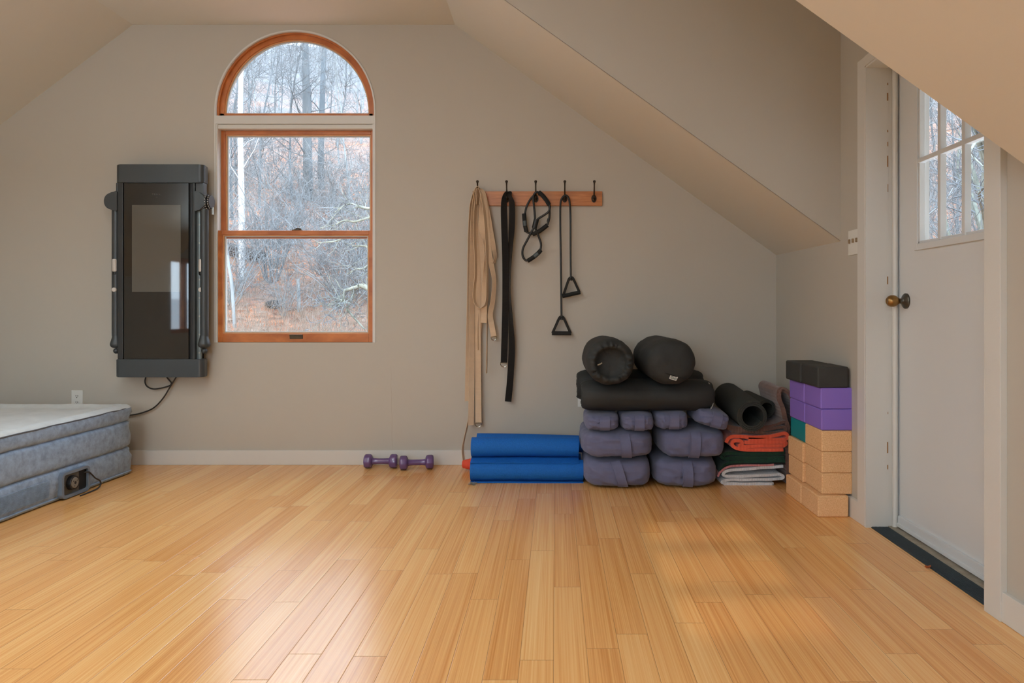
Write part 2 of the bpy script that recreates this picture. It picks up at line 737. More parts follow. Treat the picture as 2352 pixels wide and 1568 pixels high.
# back wall with the arched opening
WX0, WX1, WZ0, WZS = -2.152, -1.148, 0.775, 2.245
WXC, WR = (WX0 + WX1) / 2, (WX1 - WX0) / 2
ZT = 3.0


def arch_wall(y0, y1):
    bm = B()

    def both(poly):
        prism(bm, poly, y0, y1)
    both([(-4.75, -0.05), (WX0, -0.05), (WX0, ZT), (-4.75, ZT)])
    both([(WX1, -0.05), (1.62, -0.05), (1.62, ZT), (WX1, ZT)])
    both([(WX0, -0.05), (WX1, -0.05), (WX1, WZ0), (WX0, WZ0)])
    n = 48
    for i in range(n):
        a0, a1 = PI - PI * i / n, PI - PI * (i + 1) / n
        p0 = (WXC + WR * math.cos(a0), WZS + WR * math.sin(a0))
        p1 = (WXC + WR * math.cos(a1), WZS + WR * math.sin(a1))
        both([p0, p1, (p1[0], ZT), (p0[0], ZT)])
    bmesh.ops.remove_doubles(bm, verts=bm.verts, dist=1e-5)
    # drop the inner walls that the pieces share
    seen = {}
    for f in bm.faces:
        k = tuple(sorted(v.index for v in f.verts))
        seen.setdefault(k, []).append(f)
    bm.verts.index_update()
    seen = {}
    for f in bm.faces:
        seen.setdefault(tuple(sorted(v.index for v in f.verts)), []).append(f)
    dead = [f for fs in seen.values() if len(fs) > 1 for f in fs]
    bmesh.ops.delete(bm, geom=dead, context='FACES')
    return bm


o = obj('wall_back', arch_wall(WALL, WALL + 0.16), M_WALL, smooth=False)
tag(o, 'cream gable wall with the arched window and the hook rack', 'wall', kind='structure')

# ceiling: flat strip, slopes, dormer ceilings
bm = B()
y0, y1 = REAR - 0.1, WALL + 0.02
quad(bm, [(XL_CREASE, y0, ZC), (XR_CREASE, y0, ZC), (XR_CREASE, y1, ZC), (XL_CREASE, y1, ZC)])
xr = XR + 0.1
for a, b in ((y0, D0 + 0.0302), (D1 - 0.0302, y1)):
    quad(bm, [(XR_CREASE, a, ZC), (xr, a, zr(xr)), (xr, b, zr(xr)), (XR_CREASE, b, ZC)])
quad(bm, [(XR_CREASE, D0, ZC), (XR + 0.2, D0, ZC), (XR + 0.2, D1, ZC), (XR_CREASE, D1, ZC)])
xl = XLW - 0.1
for a, b in ((y0, E0), (E1, y1)):
    quad(bm, [(XL_CREASE, a, ZC), (xl, a, zl(xl)), (xl, b, zl(xl)), (XL_CREASE, b, ZC)])
quad(bm, [(XL_CREASE, E0, ZC), (XLW - 0.2, E0, ZC), (XLW - 0.2, E1, ZC), (XL_CREASE, E1, ZC)])
bmesh.ops.remove_doubles(bm, verts=bm.verts, dist=1e-4)
o = obj('ceiling', bm, M_CEIL, smooth=False)
tag(o, 'cream attic ceiling with a flat middle strip and two long slopes', 'ceiling', kind='structure')

# dormer cheeks
for nm, y, s, lab in (('wall_dormer_far', D1, -1, 'cream cheek wall of the dormer, triangular, above the hook rack'),
                      ('wall_dormer_near', D0, 1, 'cream cheek wall of the door dormer on the near side')):
    bm = B()
    prism(bm, [(XR_CREASE + 0.004, ZC), (XR + 0.2, ZC), (XR + 0.2, zr(XR + 0.2) + 0.003)], y, y + s * 0.03)
    o = obj(nm, bm, M_WALL, smooth=False)
    tag(o, lab, 'wall', kind='structure')
for nm, y, s, lab in (('wall_dormer_left', E0, -1, 'cream cheek wall of the left dormer, rear side'),
                      ('wall_dormer_left', E1, 1, 'cream cheek wall of the left dormer, far side')):
    bm = B()
    prism(bm, [(XL_CREASE, ZC), (XLW - 0.2, ZC), (XLW - 0.2, zl(XLW - 0.2))], y, y + s * 0.03)
    o = obj(nm, bm, M_WALL, smooth=False)
    tag(o, lab, 'wall', kind='structure')

# right wall with the door opening
DY0, DY1, DZ = 2.355, 3.26, 2.075
XO = XR + 0.17
bm = B()
plan(bm, [(1.403, WALL + 0.05), (1.418, DY1), (XO, DY1), (XO, WALL + 0.05)], -0.05, zr(1.40) + 0.03)
plan(bm, [(1.4145, D1 + 0.03), (1.418, DY1), (XO, DY1), (XO, D1 + 0.03)], zr(1.40) + 0.03, ZC + 0.05)
plan(bm, [(1.418, DY1), (1.42, DY0), (XO, DY0), (XO, DY1)], DZ, ZC + 0.05)
plan(bm, [(1.42, DY0), (1.42, D0 - 0.03), (XO, D0 - 0.03), (XO, DY0)], -0.05, ZC + 0.05)
plan(bm, [(1.42, D0 - 0.03), (1.42, REAR - 0.1), (XO, REAR - 0.1), (XO, D0 - 0.03)], -0.05, ZR + 0.03)
o = obj('wall_right', bm, M_WALL, smooth=False)
tag(o, 'cream right wall with the glazed white door set into it', 'wall', kind='structure')

# left wall with a window, rear wall with openings, the wide one added for fill light
LY0, LY1, LZ0, LZ1 = -0.90, 0.27, 0.70, 1.62
bm = B()
for (a, b, c, d) in ((LY1, WALL + 0.05, -0.05, ZL + 0.03), (LY1, E1 + 0.03, ZL + 0.03, ZC + 0.05), (LY0, LY1, -0.05, LZ0), (LY0, LY1, LZ1, ZC + 0.05),
                     (REAR - 0.1, LY0, -0.05, ZC + 0.05)):
    box(bm, XLW - 0.15, XLW, a, b, c, d)
o = obj('wall_left', bm, M_WALL, smooth=False)
tag(o, 'cream left knee wall behind the air mattress', 'wall', kind='structure')

RX0, RX1, RZ0, RZ1 = -2.6, -0.5, 0.75, 2.45
SX0, SX1, SZ0, SZ1 = 0.40, 0.86, 1.18, 1.52
bm = B()
for (a, b, c, d) in ((-4.75, RX0, -0.05, ZT), (RX1, SX0, -0.05, ZT), (SX1, 1.62, -0.05, ZT), (RX0, RX1, -0.05, RZ0), (RX0, RX1, RZ1, ZT), (SX0, SX1, -0.05, SZ0), (SX0, SX1, SZ1, ZT)):
    box(bm, a, b, REAR - 0.15, REAR, c, d)
o = obj('wall_rear', bm, M_WALL, smooth=False)
tag(o, 'cream wall behind the camera', 'wall', kind='structure')

# baseboards
bm = B()
box(bm, -4.6, 1.40, WALL - 0.014, WALL, 0.0, 0.093, 0.003)
o = obj('baseboard_back', bm, M_TRIM)
tag(o, 'low painted baseboard along the gable wall', 'baseboard', kind='structure')
bm = B()
plan(bm, [(1.3895, WALL - 0.014), (1.400, 3.345), (1.418, 3.345), (1.4035, WALL - 0.014)], 0, 0.093)
o = obj('baseboard_right', bm, M_TRIM, smooth=False)
tag(o, 'white baseboard behind the yoga blocks', 'baseboard', kind='structure')
bm = B()
box(bm, 1.404, 1.42, REAR, 2.277, 0.0, 0.095, 0.003)
o = obj('baseboard_right', bm, M_TRIM)
tag(o, 'white baseboard right of the door', 'baseboard', kind='structure')

# a fine crack in the plaster under the window
bm = B()
tube(bm, [at(x, y, WALL - 0.0002) for x, y in ((897, 842), (899, 862), (897.5, 885), (900, 905), (899, 930), (900.5, 960), (900, 1000), (901, 1032))], 0.0007, 4)
o = obj('trim_2', bm, mat('plaster_crack', (176, 164, 146), rough=0.8))
tag(o, 'hairline crack in the plaster below the window', 'crack', kind='structure')

# ------------------------------------------------------------------ window_1 : arched head over a double-hung sash
w1 = thing('window_1', 'tall arched window with orange wood sashes looking out at a bare wooded slope', 'window', (WXC, WALL, WZ0), kind='structure')
# white bead round the opening
bm = B()
ring = [(WX0 - 0.004, WZ0)] + [(WXC + (WR + 0.004) * math.cos(PI - PI * i / 40), WZS + (WR + 0.004) * math.sin(PI - PI * i / 40)) for i in range(41)] + [(WX1 + 0.004, WZ0)]
strip(bm, ring, 0.010, WALL - 0.005, WALL + 0.02)
obj('casing_bead', bm, M_TRIM, w1)
# jamb liners, painted
bm = B()
box(bm, WX0, WX0 + 0.010, WALL - 0.001, WALL + 0.12, WZ0, WZS - 0.03)
box(bm, WX1 - 0.010, WX1, WALL - 0.001, WALL + 0.12, WZ0, WZS - 0.03)
obj('jamb_liner', bm, M_TRIM, w1)
# the mullion band between arch and sash
bm = B()
box(bm, WX0 - 0.003, WX1 + 0.003, WALL - 0.006, WALL + 0.12, 2.160, 2.213, 0.003)
box(bm, WX0, WX1, WALL + 0.006, WALL + 0.12, 2.132, 2.160, 0.004)
obj('mullion', bm, M_TRIM, w1)


def arch_ring(bm, r0, r1, y0, y1, zb, n=48):
    """half ring standing on the level zb"""
    A, Bb = [], []
    for i in range(n + 1):
        a = PI - PI * i / n
        A.append((WXC + r0 * math.cos(a), zc_arch + r0 * math.sin(a)))
        Bb.append((WXC + r1 * math.cos(a), zc_arch + r1 * math.sin(a)))
    A = [(A[0][0], zb)] + A + [(A[-1][0], zb)]
    Bb = [(Bb[0][0], zb)] + Bb + [(Bb[-1][0], zb)]
    m = len(A)
    v = [[bm.verts.new((p[0], y, p[1])) for p in row] for row in (A, Bb) for y in (y0, y1)]
    for i in range(m - 1):
        bm.faces.new((v[0][i], v[0][i + 1], v[2][i + 1], v[2][i]))
        bm.faces.new((v[1][i], v[3][i], v[3][i + 1], v[1][i + 1]))
        bm.faces.new((v[0][i], v[1][i], v[1][i + 1], v[0][i + 1]))
        bm.faces.new((v[2][i], v[2][i + 1], v[3][i + 1], v[3][i]))
    for i in (0, m - 1):
        bm.faces.new((v[0][i], v[2][i], v[3][i], v[1][i]))
    return bm


zc_arch = WZS
bm = B()
arch_ring(bm, WR - 0.001, WR - 0.012, WALL + 0.012, WALL + 0.07, 2.213)
arch_ring(bm, WR - 0.011, WR - 0.038, WALL + 0.028, WALL + 0.07, 2.213)
box(bm, WX0 + 0.011, WX1 - 0.011, WALL + 0.028, WALL + 0.07, 2.213, 2.236, 0.002)
fr = obj('arch_frame', bm, M_SASH, w1, angle=30)
bm = B()
arch_ring(bm, WR - 0.038, WR - 0.045, WALL + 0.040, WALL + 0.06, 2.232)
obj('glazing_bead', bm, M_BEAD, w1, angle=30)
bm = B()
arch_ring(bm, WR - 0.045, WR - 0.050, WALL + 0.048, WALL + 0.06, 2.234)
box(bm, WX0 + 0.045, WX1 - 0.045, WALL + 0.048, WALL + 0.06, 2.236, 2.243)
obj('spacer', bm, M_SPACER, w1, angle=30)
bm = B()
pts = [(WXC + (WR - 0.048) * math.cos(PI * i / 40), WZS + (WR - 0.048) * math.sin(PI * i / 40)) for i in range(41)]
prism(bm, [(pts[-1][0], 2.24)] + pts[::-1] + [(pts[0][0], 2.24)], WALL + 0.052, WALL + 0.055)
obj('pane', bm, M_GLASS, w1, smooth=False)


def sash(nm, x0, x1, z0, z1, y, stile, top, bot, mats, depth=0.035):
    bm = B()
    box(bm, x0, x0 + stile, y, y + depth, z0, z1, 0.0025)
    box(bm, x1 - stile, x1, y, y + depth, z0, z1, 0.0025)
    bm.faces.index_update()
    k = len(bm.faces)
    box(bm, x0 + stile, x1 - stile, y + 0.001, y + depth, z0, z0 + bot, 0.0025)
    box(bm, x0 + stile, x1 - stile, y + 0.001, y + depth, z1 - top, z1, 0.0025)
    bm.faces.ensure_lookup_table()
    for f in list(bm.faces)[k:]:
        f.material_index = 1
    s = obj(nm, bm, mats[0], w1)
    s.data.materials.append(mats[1])
    a0, a1, b0, b1 = x0 + stile, x1 - stile, z0 + bot, z1 - top
    for nm2, g, q, mm in (('glazing_bead', 0.007, 0.010, M_BEAD), ('spacer', 0.006, 0.018, M_SPACER)):
        bm = B()
        box(bm, a0, a0 + g, y + q, y + depth - 0.005, b0, b1)
        box(bm, a1 - g, a1, y + q, y + depth - 0.005, b0, b1)
        box(bm, a0 + g, a1 - g, y + q, y + depth - 0.005, b0, b0 + g)
        box(bm, a0 + g, a1 - g, y + q, y + depth - 0.005, b1 - g, b1)
        obj(nm2, bm, mm, s, smooth=False)
        a0, a1, b0, b1 = a0 + g, a1 - g, b0 + g, b1 - g
    bm = B()
    box(bm, a0 - 0.003, a1 + 0.003, y + depth * 0.55, y + depth * 0.55 + 0.003, b0 - 0.003, b1 + 0.003)
    obj('pane', bm, M_GLASS, s, smooth=False)
    return s


up = sash('upper_sash', WX0 + 0.006, WX1 - 0.004, 1.44, 2.132, WALL + 0.050, 0.030, 0.026, 0.035, (M_SASHV, M_SASH))
lo = sash('lower_sash', WX0 + 0.003, WX1 - 0.003, WZ0 + 0.001, 1.487, WALL + 0.008, 0.034, 0.028, 0.055, (M_SASHL, M_SASHL))
bm = B()
box(bm, -1.677, -1.615, WALL + 0.016, WALL + 0.042, 1.487, 1.495, 0.003)
tube(bm, [(-1.665, WALL + 0.03, 1.496), (-1.645, WALL + 0.026, 1.501), (-1.62, WALL + 0.02, 1.498)], 0.004, 8)
obj('sash_lock', bm, M_BRONZE, lo)
bm = B()
box(bm, -1.687, -1.603, WALL + 0.004, WALL + 0.010, 0.797, 0.824, 0.002)
box(bm, -1.687, -1.603, WALL - 0.006, WALL + 0.006, 0.819, 0.825, 0.002)
obj('finger_pull', bm, M_BRONZE, lo)

# ------------------------------------------------------------------ door_1 in its recess
XD = 1.545
d1 = thing('door_1', 'white glazed exterior door with a brass knob, set back in the right wall', 'door', (XD, (DY0 + DY1) / 2, 0.0), kind='structure')
GY0, GY1, GZ0, GZ1 = 2.55, 3.065, 1.262, 1.96
bm = B()
for (a, b, c, d) in ((DY0 + 0.004, GY0, 0.012, DZ - 0.005), (GY1, DY1 - 0.008, 0.012, DZ - 0.005), (GY0, GY1, 0.012, GZ0), (GY0, GY1, GZ1, DZ - 0.005)):
    box(bm, XD, XD + 0.042, a, b, c, d)
obj('door_slab', bm, M_DOORP, d1, smooth=False)
bm = B()
for (a, b, c, d) in ((GY0 - 0.028, GY0, GZ0 - 0.028, GZ1 + 0.028), (GY1, GY1 + 0.028, GZ0 - 0.028, GZ1 + 0.028), (GY0, GY1, GZ0 - 0.028, GZ0), (GY0, GY1, GZ1, GZ1 + 0.028)):
    box(bm, XD - 0.011, XD + 0.001, a, b, c, d, 0.003)
for (a, b, c, d) in ((GY0, GY0 + 0.010, GZ0, GZ1), (GY1 - 0.010, GY1, GZ0, GZ1), (GY0, GY1, GZ0, GZ0 + 0.010)):
    box(bm, XD - 0.004, XD + 0.02, a, b, c, d, 0.002)
tr = obj('glazing_frame', bm, M_DOORP, d1)
bm = B()
cw = (GY1 - GY0) / 3
for k in (1, 2):
    y = GY0 + k * cw
    box(bm, XD - 0.009, XD + 0.017, y - 0.011, y + 0.011, GZ0, GZ1, 0.003)
z = 1.612
box(bm, XD - 0.008, XD + 0.017, GY0, GY1, z - 0.010, z + 0.010, 0.003)
obj('glazing_bars', bm, M_DOORP, d1)
bm = B()
box(bm, XD + 0.013, XD + 0.016, GY0, GY1, GZ0, GZ1)
obj('pane', bm, M_GLASS, d1, smooth=False)
for zz in (1.90, 1.602, 1.308):
    bm = B()
    lathe(bm, [(0.0, 0.002), (0.004, 0.002), (0.004, 0.0)], aim((XD - 0.0002, GY1 + 0.038, zz), (XD - 0.02, GY1 + 0.038, zz)), 10)
    obj('screw', bm, M_SCREW, d1)
# weather strip along the foot of the door
bm = B()
box(bm, XD - 0.012, XD, DY0 + 0.004, DY1 - 0.025, 0.014, 0.062, 0.003)
box(bm, XD - 0.017, XD - 0.011, DY0 + 0.004, DY1 - 0.025, 0.014, 0.030, 0.002)
obj('door_sweep', bm, M_DOORP, d1)
KY, KZ = 3.178, 1.02
rose = B()
lathe(rose, [(0.0, 0.0), (0.034, 0.0), (0.034, 0.006), (0.029, 0.011), (0.018, 0.016), (0.012, 0.022), (0.011, 0.036)], aim((XD, KY, KZ), (XD - 1, KY, KZ)), 28)
ro = obj('rose_plate', rose, M_PEWTER, d1)
bm = B()
lathe(bm, [(0.011, 0.030), (0.014, 0.036), (0.0225, 0.046), (0.0262, 0.058), (0.0255, 0.070), (0.020, 0.081), (0.013, 0.086), (0.009, 0.084), (0.0, 0.083)],
      aim((XD, KY, KZ), (XD - 1, KY, KZ)), 28)
obj('knob', bm, M_BRASS, d1)
# frame: jamb, stops, casing
bm = B()
box(bm, 1.400, 1.500, DY1 - 0.004, DY1 + 0.012, 0.0, DZ)
box(bm, 1.400, 1.500, DY0 - 0.012, DY0 + 0.004, 0.0, DZ)
box(bm, 1.400, 1.500, DY0 + 0.004, DY1 - 0.004, DZ - 0.004, DZ + 0.012)
box(bm, 1.5005, XO - 0.002, DY1 - 0.002, DY1 + 0.012, 0.0, DZ)
obj('jamb', bm, M_TRIM, d1, smooth=False)
bm = B()
tube(bm, [(1.528, DY1 - 0.012, 0.005), (1.528, DY1 - 0.012, DZ)], 0.012, 14)
obj('door_stop', bm, M_TRIM, d1)
bm = B()
box(bm, 1.398, 1.419, DY1 + 0.006, DY1 + 0.085, 0.0, 2.126, 0.003)
box(bm, 1.398, 1.421, DY0 - 0.085, DY0 - 0.006, 0.0, 2.126, 0.003)
box(bm, 1.396, 1.420, DY0 - 0.005, DY1 + 0.005, DZ + 0.004, 2.126, 0.003)
obj('casing', bm, M_TRIM, d1)
# bare wood where the paint has chipped along the jamb edge
bm = B()
rnd = random.Random(3)
z = 0.1
while z < 2.0:
    h = rnd.choice((0.01, 0.02, 0.035, 0.05))
    if rnd.random() < 0.55:
        box(bm, 1.4985 - rnd.uniform(0, 0.004), 1.5008, DY1 - 0.0046, DY1 + 0.004, z, z + h)
    z += h + rnd.uniform(0.01, 0.09)
obj('paint_chips', bm, mat('bare_wood_chips', (160, 124, 88), rough=0.8), d1, smooth=False)

# threshold
t1 = thing('trim_1', 'dark ribbed rubber threshold at the foot of the white door', 'threshold', (1.47, (DY0 + DY1) / 2, 0.0), kind='structure')
bm = B()
x = 1.428
while x < 1.497:
    box(bm, x, x + 0.0042, DY0, DY1, 0.0, 0.0055, 0.001, 1)
    x += 0.0062
box(bm, 1.424, 1.500, DY0, DY1, 0.0, 0.0032)
obj('rubber_strip', bm, M_RUBBER, t1, smooth=False)
bm = B()
box(bm, 1.500, 1.560, DY0, DY1, 0.0, 0.008, 0.002)
obj('sill_board', bm, M_SILL, t1)

# ------------------------------------------------------------------ plates on the walls
sp = thing('switch_plate', 'white triple switch plate on the wall left of the white door', 'switch', (1.416, 3.415, 1.30), (0, 0, 0.008))
bm = B()
box(bm, 1.4105, 1.4165, 3.350, 3.480, 1.242, 1.360, 0.002)
obj('cover', bm, M_PLATE, sp)
for y in (3.374, 3.415, 3.456):
    bm = B()
    box(bm, 1.4015, 1.4112, y - 0.005, y + 0.005, 1.298, 1.318, 0.002)
    obj('toggle', bm, M_RUST, sp)


def outlet(x, z, label):
    t = thing('wall_outlet', label, 'outlet', (x, WALL, z))
    bm = B()
    box(bm, x - 0.036, x + 0.036, WALL - 0.006, WALL + 0.0002, z - 0.058, z + 0.058, 0.002)
    obj('cover', bm, M_PLATE, t)
    for dz in (0.02, -0.02):
        bm = B()
        lathe(bm, [(0.0, 0.0015), (0.0165, 0.0015), (0.0165, 0.0)], aim((x, WALL - 0.006, z + dz), (x, WALL - 1, z + dz)), 24)
        f = obj('socket', bm, M_PLATE, t)
        bm = B()
        box(bm, x - 0.0075, x - 0.0045, WALL - 0.0082, WALL - 0.0074, z + dz - 0.001, z + dz + 0.008)
        box(bm, x + 0.0045, x + 0.0075, WALL - 0.0082, WALL - 0.0074, z + dz - 0.001, z + dz + 0.007)
        lathe(bm, [(0.0, 0.0008), (0.0032, 0.0008), (0.0032, 0.0)], aim((x, WALL - 0.0074, z + dz - 0.008), (x, WALL - 1, z + dz - 0.008)), 10)
        s = obj('slots', bm, M_DARK, t)
    return t


outlet(-3.030, 0.414, 'white wall outlet just above the rear edge of the air mattress')
outlet(0.180, 0.425, 'white outlet plate half hidden behind the black bags, left of them')

# ------------------------------------------------------------------ the windows out of view; the wide rear one is added for fill light
for nm, kind in (('window_2', 0), ('fill_window_3', 1)):
    if kind == 0:
        w = thing(nm, 'wide wood window in the left dormer', 'window', (XLW, (LY0 + LY1) / 2, LZ0), kind='structure')
        a0, a1, z0, z1 = LY0, LY1, LZ0, LZ1
        nb = 3
    else:
        w = thing(nm, 'wide window added behind the camera for fill light', 'window', ((RX0 + RX1) / 2, REAR, RZ0), kind='structure')
        a0, a1, z0, z1 = RX0, RX1, RZ0, RZ1
        nb = 3

    def bx(bm, p0, p1, q0, q1, d0, d1_):
        if kind == 0:
            box(bm, XLW - d1_, XLW - d0, p0, p1, q0, q1)
        else:
            box(bm, p0, p1, REAR - d1_, REAR - d0, q0, q1)
    bm = B()
    f = 0.05
    bx(bm, a0, a0 + f, z0, z1, 0.02, 0.08)
    bx(bm, a1 - f, a1, z0, z1, 0.02, 0.08)
    bx(bm, a0 + f, a1 - f, z0, z0 + f, 0.02, 0.08)
    bx(bm, a0 + f, a1 - f, z1 - f, z1, 0.02, 0.08)
    for k in range(1, nb):
        c = a0 + (a1 - a0) * k / nb
        bx(bm, c - 0.035, c + 0.035, z0 + f, z1 - f, 0.02, 0.08)
    obj('window_frame', bm, M_SASH, w, smooth=False)
    for k in range(nb):
        c0 = a0 + (a1 - a0) * k / nb
        c1 = a0 + (a1 - a0) * (k + 1) / nb
        bm = B()
        bx(bm, c0 + 0.03, c1 - 0.03, z0 + f, z1 - f, 0.05, 0.053)
        obj('pane', bm, M_GLASS, w, smooth=False)

w = thing('window_4', 'small three light window in the rear wall', 'window', ((SX0 + SX1) / 2, REAR, SZ0), kind='structure')
bm = B()
for z in (SZ0, 1.285, 1.400, SZ1 - 0.02):
    box(bm, SX0, SX1, REAR - 0.08, REAR - 0.03, z, z + 0.02)
obj('window_frame', bm, M_SASH, w, smooth=False)
bm = B()
box(bm, SX0, SX1, REAR - 0.06, REAR - 0.057, SZ0 + 0.01, SZ1 - 0.01)
obj('pane', bm, M_GLASS, w, smooth=False)
bm = B()
box(bm, -3.2, 0.05, REAR - 7.6, REAR - 0.16, 2.52, 2.60)  # unseen slab, added to keep the sun out of the wide rear window
o = obj('sun_block_slab', bm, M_TRIM, smooth=False)
tag(o, 'unseen white slab outside the rear window, added to block the sun', 'roof', kind='structure')
bm = B()
box(bm, XR + 0.22, XR + 2.9, 1.86, 4.4, ZC + 0.03, ZC + 0.10)  # unseen slab, added to shade the door glass from the sky
o = obj('sky_block_slab', bm, M_TRIM, smooth=False)
tag(o, 'unseen white slab above the door outside, added to cut sky light', 'roof', kind='structure')

bm = B()
box(bm, XO + 0.01, XO + 4.5, 0.3, 1.85, -1.2, 5.0)  # unseen block, added to keep side sky light off the glazing bars
o = obj('wall_sky_block', bm, mat('pale_block_paint', (196, 188, 174), rough=0.8), smooth=False)
tag(o, 'unseen pale block outside, right of the door, added to cut sky light', 'wall', kind='structure')
# ------------------------------------------------------------------ outdoors: a wooded slope in late autumn
M_LITTER = litter_mat()
M_BARK = mat('grey_bark', (97, 105, 110), rough=0.9, var=0.3, vscale=3.0, stretch=(1, 1, 0.25))
M_BARKL = mat('pale_bark', (131, 140, 144), rough=0.9, var=0.2, vscale=4.0, stretch=(1, 1, 0.3))
M_BIRCH = mat('white_bark', (177, 180, 182), rough=0.85, var=0.16, vscale=6.0, stretch=(1, 1, 0.6))
M_TWIG = mat('grey_twigs', (114, 120, 124), rough=0.9, var=0.25, vscale=2.0)
M_LICHEN = mat('lichen_bark', (130, 135, 125), rough=0.95, var=0.35, vscale=14)
M_BRUSH = mat('dry_brush', (137, 124, 112), rough=0.95, var=0.3, vscale=3.0)
M_LOG = mat('dark_log', (52, 47, 45), rough=0.95, var=0.4, vscale=6)
M_ROCK = mat('dark_rock', (41, 44, 47), rough=0.9, var=0.4, vscale=5, bump=0.6, bscale=6, bdist=0.05)


def gh(x, y):
    d = math.hypot(x, y)
    if d < 15:
        z = -1.0 + 1.45 * max(0.0, d - 5) / 10
    elif d < 112:
        t = (d - 15)
        z = 0.45 + t * 0.17 + 23.0 * (t / 97) ** 1.15
    else:
        z = 0.45 + 97 * 0.17 + 23.0 - (d - 112) * 0.35
    az = abs(math.degrees(math.atan2(x, y)))
    if z > 0:
        z *= max(0.06, min(1.0, 1 - (az - 105) / 40))
    z += 0.55 * mnoise.fractal(Vector((x * 0.11, y * 0.11, 3.1)), 0.8, 2.0, 3) * min(1.0, max(0.0, (d - 9) / 15))
    return z


bm = B()
nb, nd = 150, 70
rows = []
for j in range(nd + 1):
    d = 5.2 + 155 * (j / nd) ** 1.9
    row = []
    for i in range(nb + 1):
        a = math.radians(-180 + 360 * i / nb)
        x, y = d * math.sin(a), d * math.cos(a)
        row.append(bm.verts.new((x, y, gh(x, y))))
    rows.append(row)
for j in range(nd):
    for i in range(nb):
        a, b, c, d_ = rows[j][i], rows[j][i + 1], rows[j + 1][i + 1], rows[j + 1][i]
        if min(v.co.y for v in (a, b, c, d_)) < 4.9 and max(v.co.y for v in (a, b, c, d_)) > -3 and min(v.co.x for v in (a, b, c, d_)) < 1.9 and max(v.co.x for v in (a, b, c, d_)) > -5:
            continue
        bm.faces.new((a, b, c, d_))
bmesh.ops.remove_doubles(bm, verts=bm.verts, dist=1e-4)
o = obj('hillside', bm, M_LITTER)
tag(o, 'steep hillside carpeted with orange fallen leaves outside the windows', 'hill', kind='structure')


class TreeMesh:
    def __init__(s):
        s.v, s.f, s.mi = [], [], []

    def limb(s, pts, rad, n, m=0):
        base = len(s.v)
        k = len(pts)
        up = None
        for i in range(k):
            t = (pts[min(i + 1, k - 1)] - pts[max(i - 1, 0)]).normalized()
            if up is None:
                up = t.orthogonal().normalized()
            up = (up - t * up.dot(t)).normalized()
            sd = t.cross(up)
            for q in range(n):
                a = 2 * PI * q / n
                s.v.append(pts[i] + (up * math.cos(a) + sd * math.sin(a)) * rad[i])
        for i in range(k - 1):
            for q in range(n):
                s.f.append((base + i * n + q, base + i * n + (q + 1) % n, base + (i + 1) * n + (q + 1) % n, base + (i + 1) * n + q))
                s.mi.append(m)

    def mesh(s, name, mats):
        me = D.meshes.new(name)
        me.from_pydata([tuple(p) for p in s.v], [], s.f)
        for m in mats:
            me.materials.append(m)
        me.polygons.foreach_set('material_index', s.mi)
        me.polygons.foreach_set('use_smooth', [True] * len(s.f))
        return me


def rand_dir(rnd, axis, ang):
    a = rnd.uniform(0, 2 * PI)
    o = axis.orthogonal().normalized()
    o = Matrix.Rotation(a, 3, axis) @ o
    return (axis * math.cos(ang) + o * math.sin(ang)).normalized()


def grow(T, rnd, p, d, L, r, lev, maxlev, up=0.12, wob=0.16, seg=5, kids=(9, 6, 5), m=0, start=0.3, ratio=0.45):
    pts = [p.copy()]
    rad = [r]
    q = p.copy()
    dd = d.copy()
    for i in range(seg):
        dd = (dd + Vector((rnd.gauss(0, wob), rnd.gauss(0, wob), rnd.gauss(0, wob) + up))).normalized()
        q = q + dd * (L / seg)
        pts.append(q.copy())
        rad.append(max(0.0035, r * (1 - 0.82 * (i + 1) / seg)))
    T.limb(pts, rad, 7 if lev == 0 else (4 if lev == 1 else 3), 0 if lev < 2 else 1)
    if lev >= maxlev:
        return
    for _ in range(kids[lev]):
        t = rnd.uniform(start if lev == 0 else 0.15, 1.0)
        i = min(seg - 1, int(t * seg))
        f = t * seg - i
        b = pts[i].lerp(pts[i + 1], f)
        ax = (pts[i + 1] - pts[i]).normalized()
        nd_ = rand_dir(rnd, ax, math.radians(rnd.uniform(28, 68)))
        rr = (rad[i] * (1 - f) + rad[i + 1] * f)
        grow(T, rnd, b, nd_, L * ratio * rnd.uniform(0.5, 1.1) * (1.15 - 0.5 * t if lev == 0 else 1), max(0.004, rr * 0.5), lev + 1, maxlev, 0.10, 0.22, 4, kids, m, start, 0.5)


def tree_mesh(seed, h, r, kids, start, birch=False, ratio=0.36):
    rnd = random.Random(seed)
    T = TreeMesh()
    grow(T, rnd, Vector((0, 0, -0.4)), Vector((rnd.gauss(0, 0.03), rnd.gauss(0, 0.03), 1)).normalized(), h, r, 0, 3, 0.10, 0.045, 9, kids, 0, start, ratio)
    return T.mesh('bare_tree', [M_BIRCH if birch else (M_BARKL if seed % 2 else M_BARK), M_TWIG])


kinds = [tree_mesh(11, 17, 0.16, (22, 6, 5), 0.30), tree_mesh(12, 20, 0.19, (24, 6, 5), 0.38), tree_mesh(13, 14, 0.11, (20, 6, 5), 0.22),
         tree_mesh(14, 18, 0.13, (22, 7, 5), 0.28), tree_mesh(15, 9, 0.055, (18, 6, 5), 0.15), tree_mesh(16, 7, 0.04, (18, 6, 5), 0.12)]
TREE_H = [max(v.co.z for v in m.vertices) for m in kinds]
rnd = random.Random(42)
placed = []
spec = []
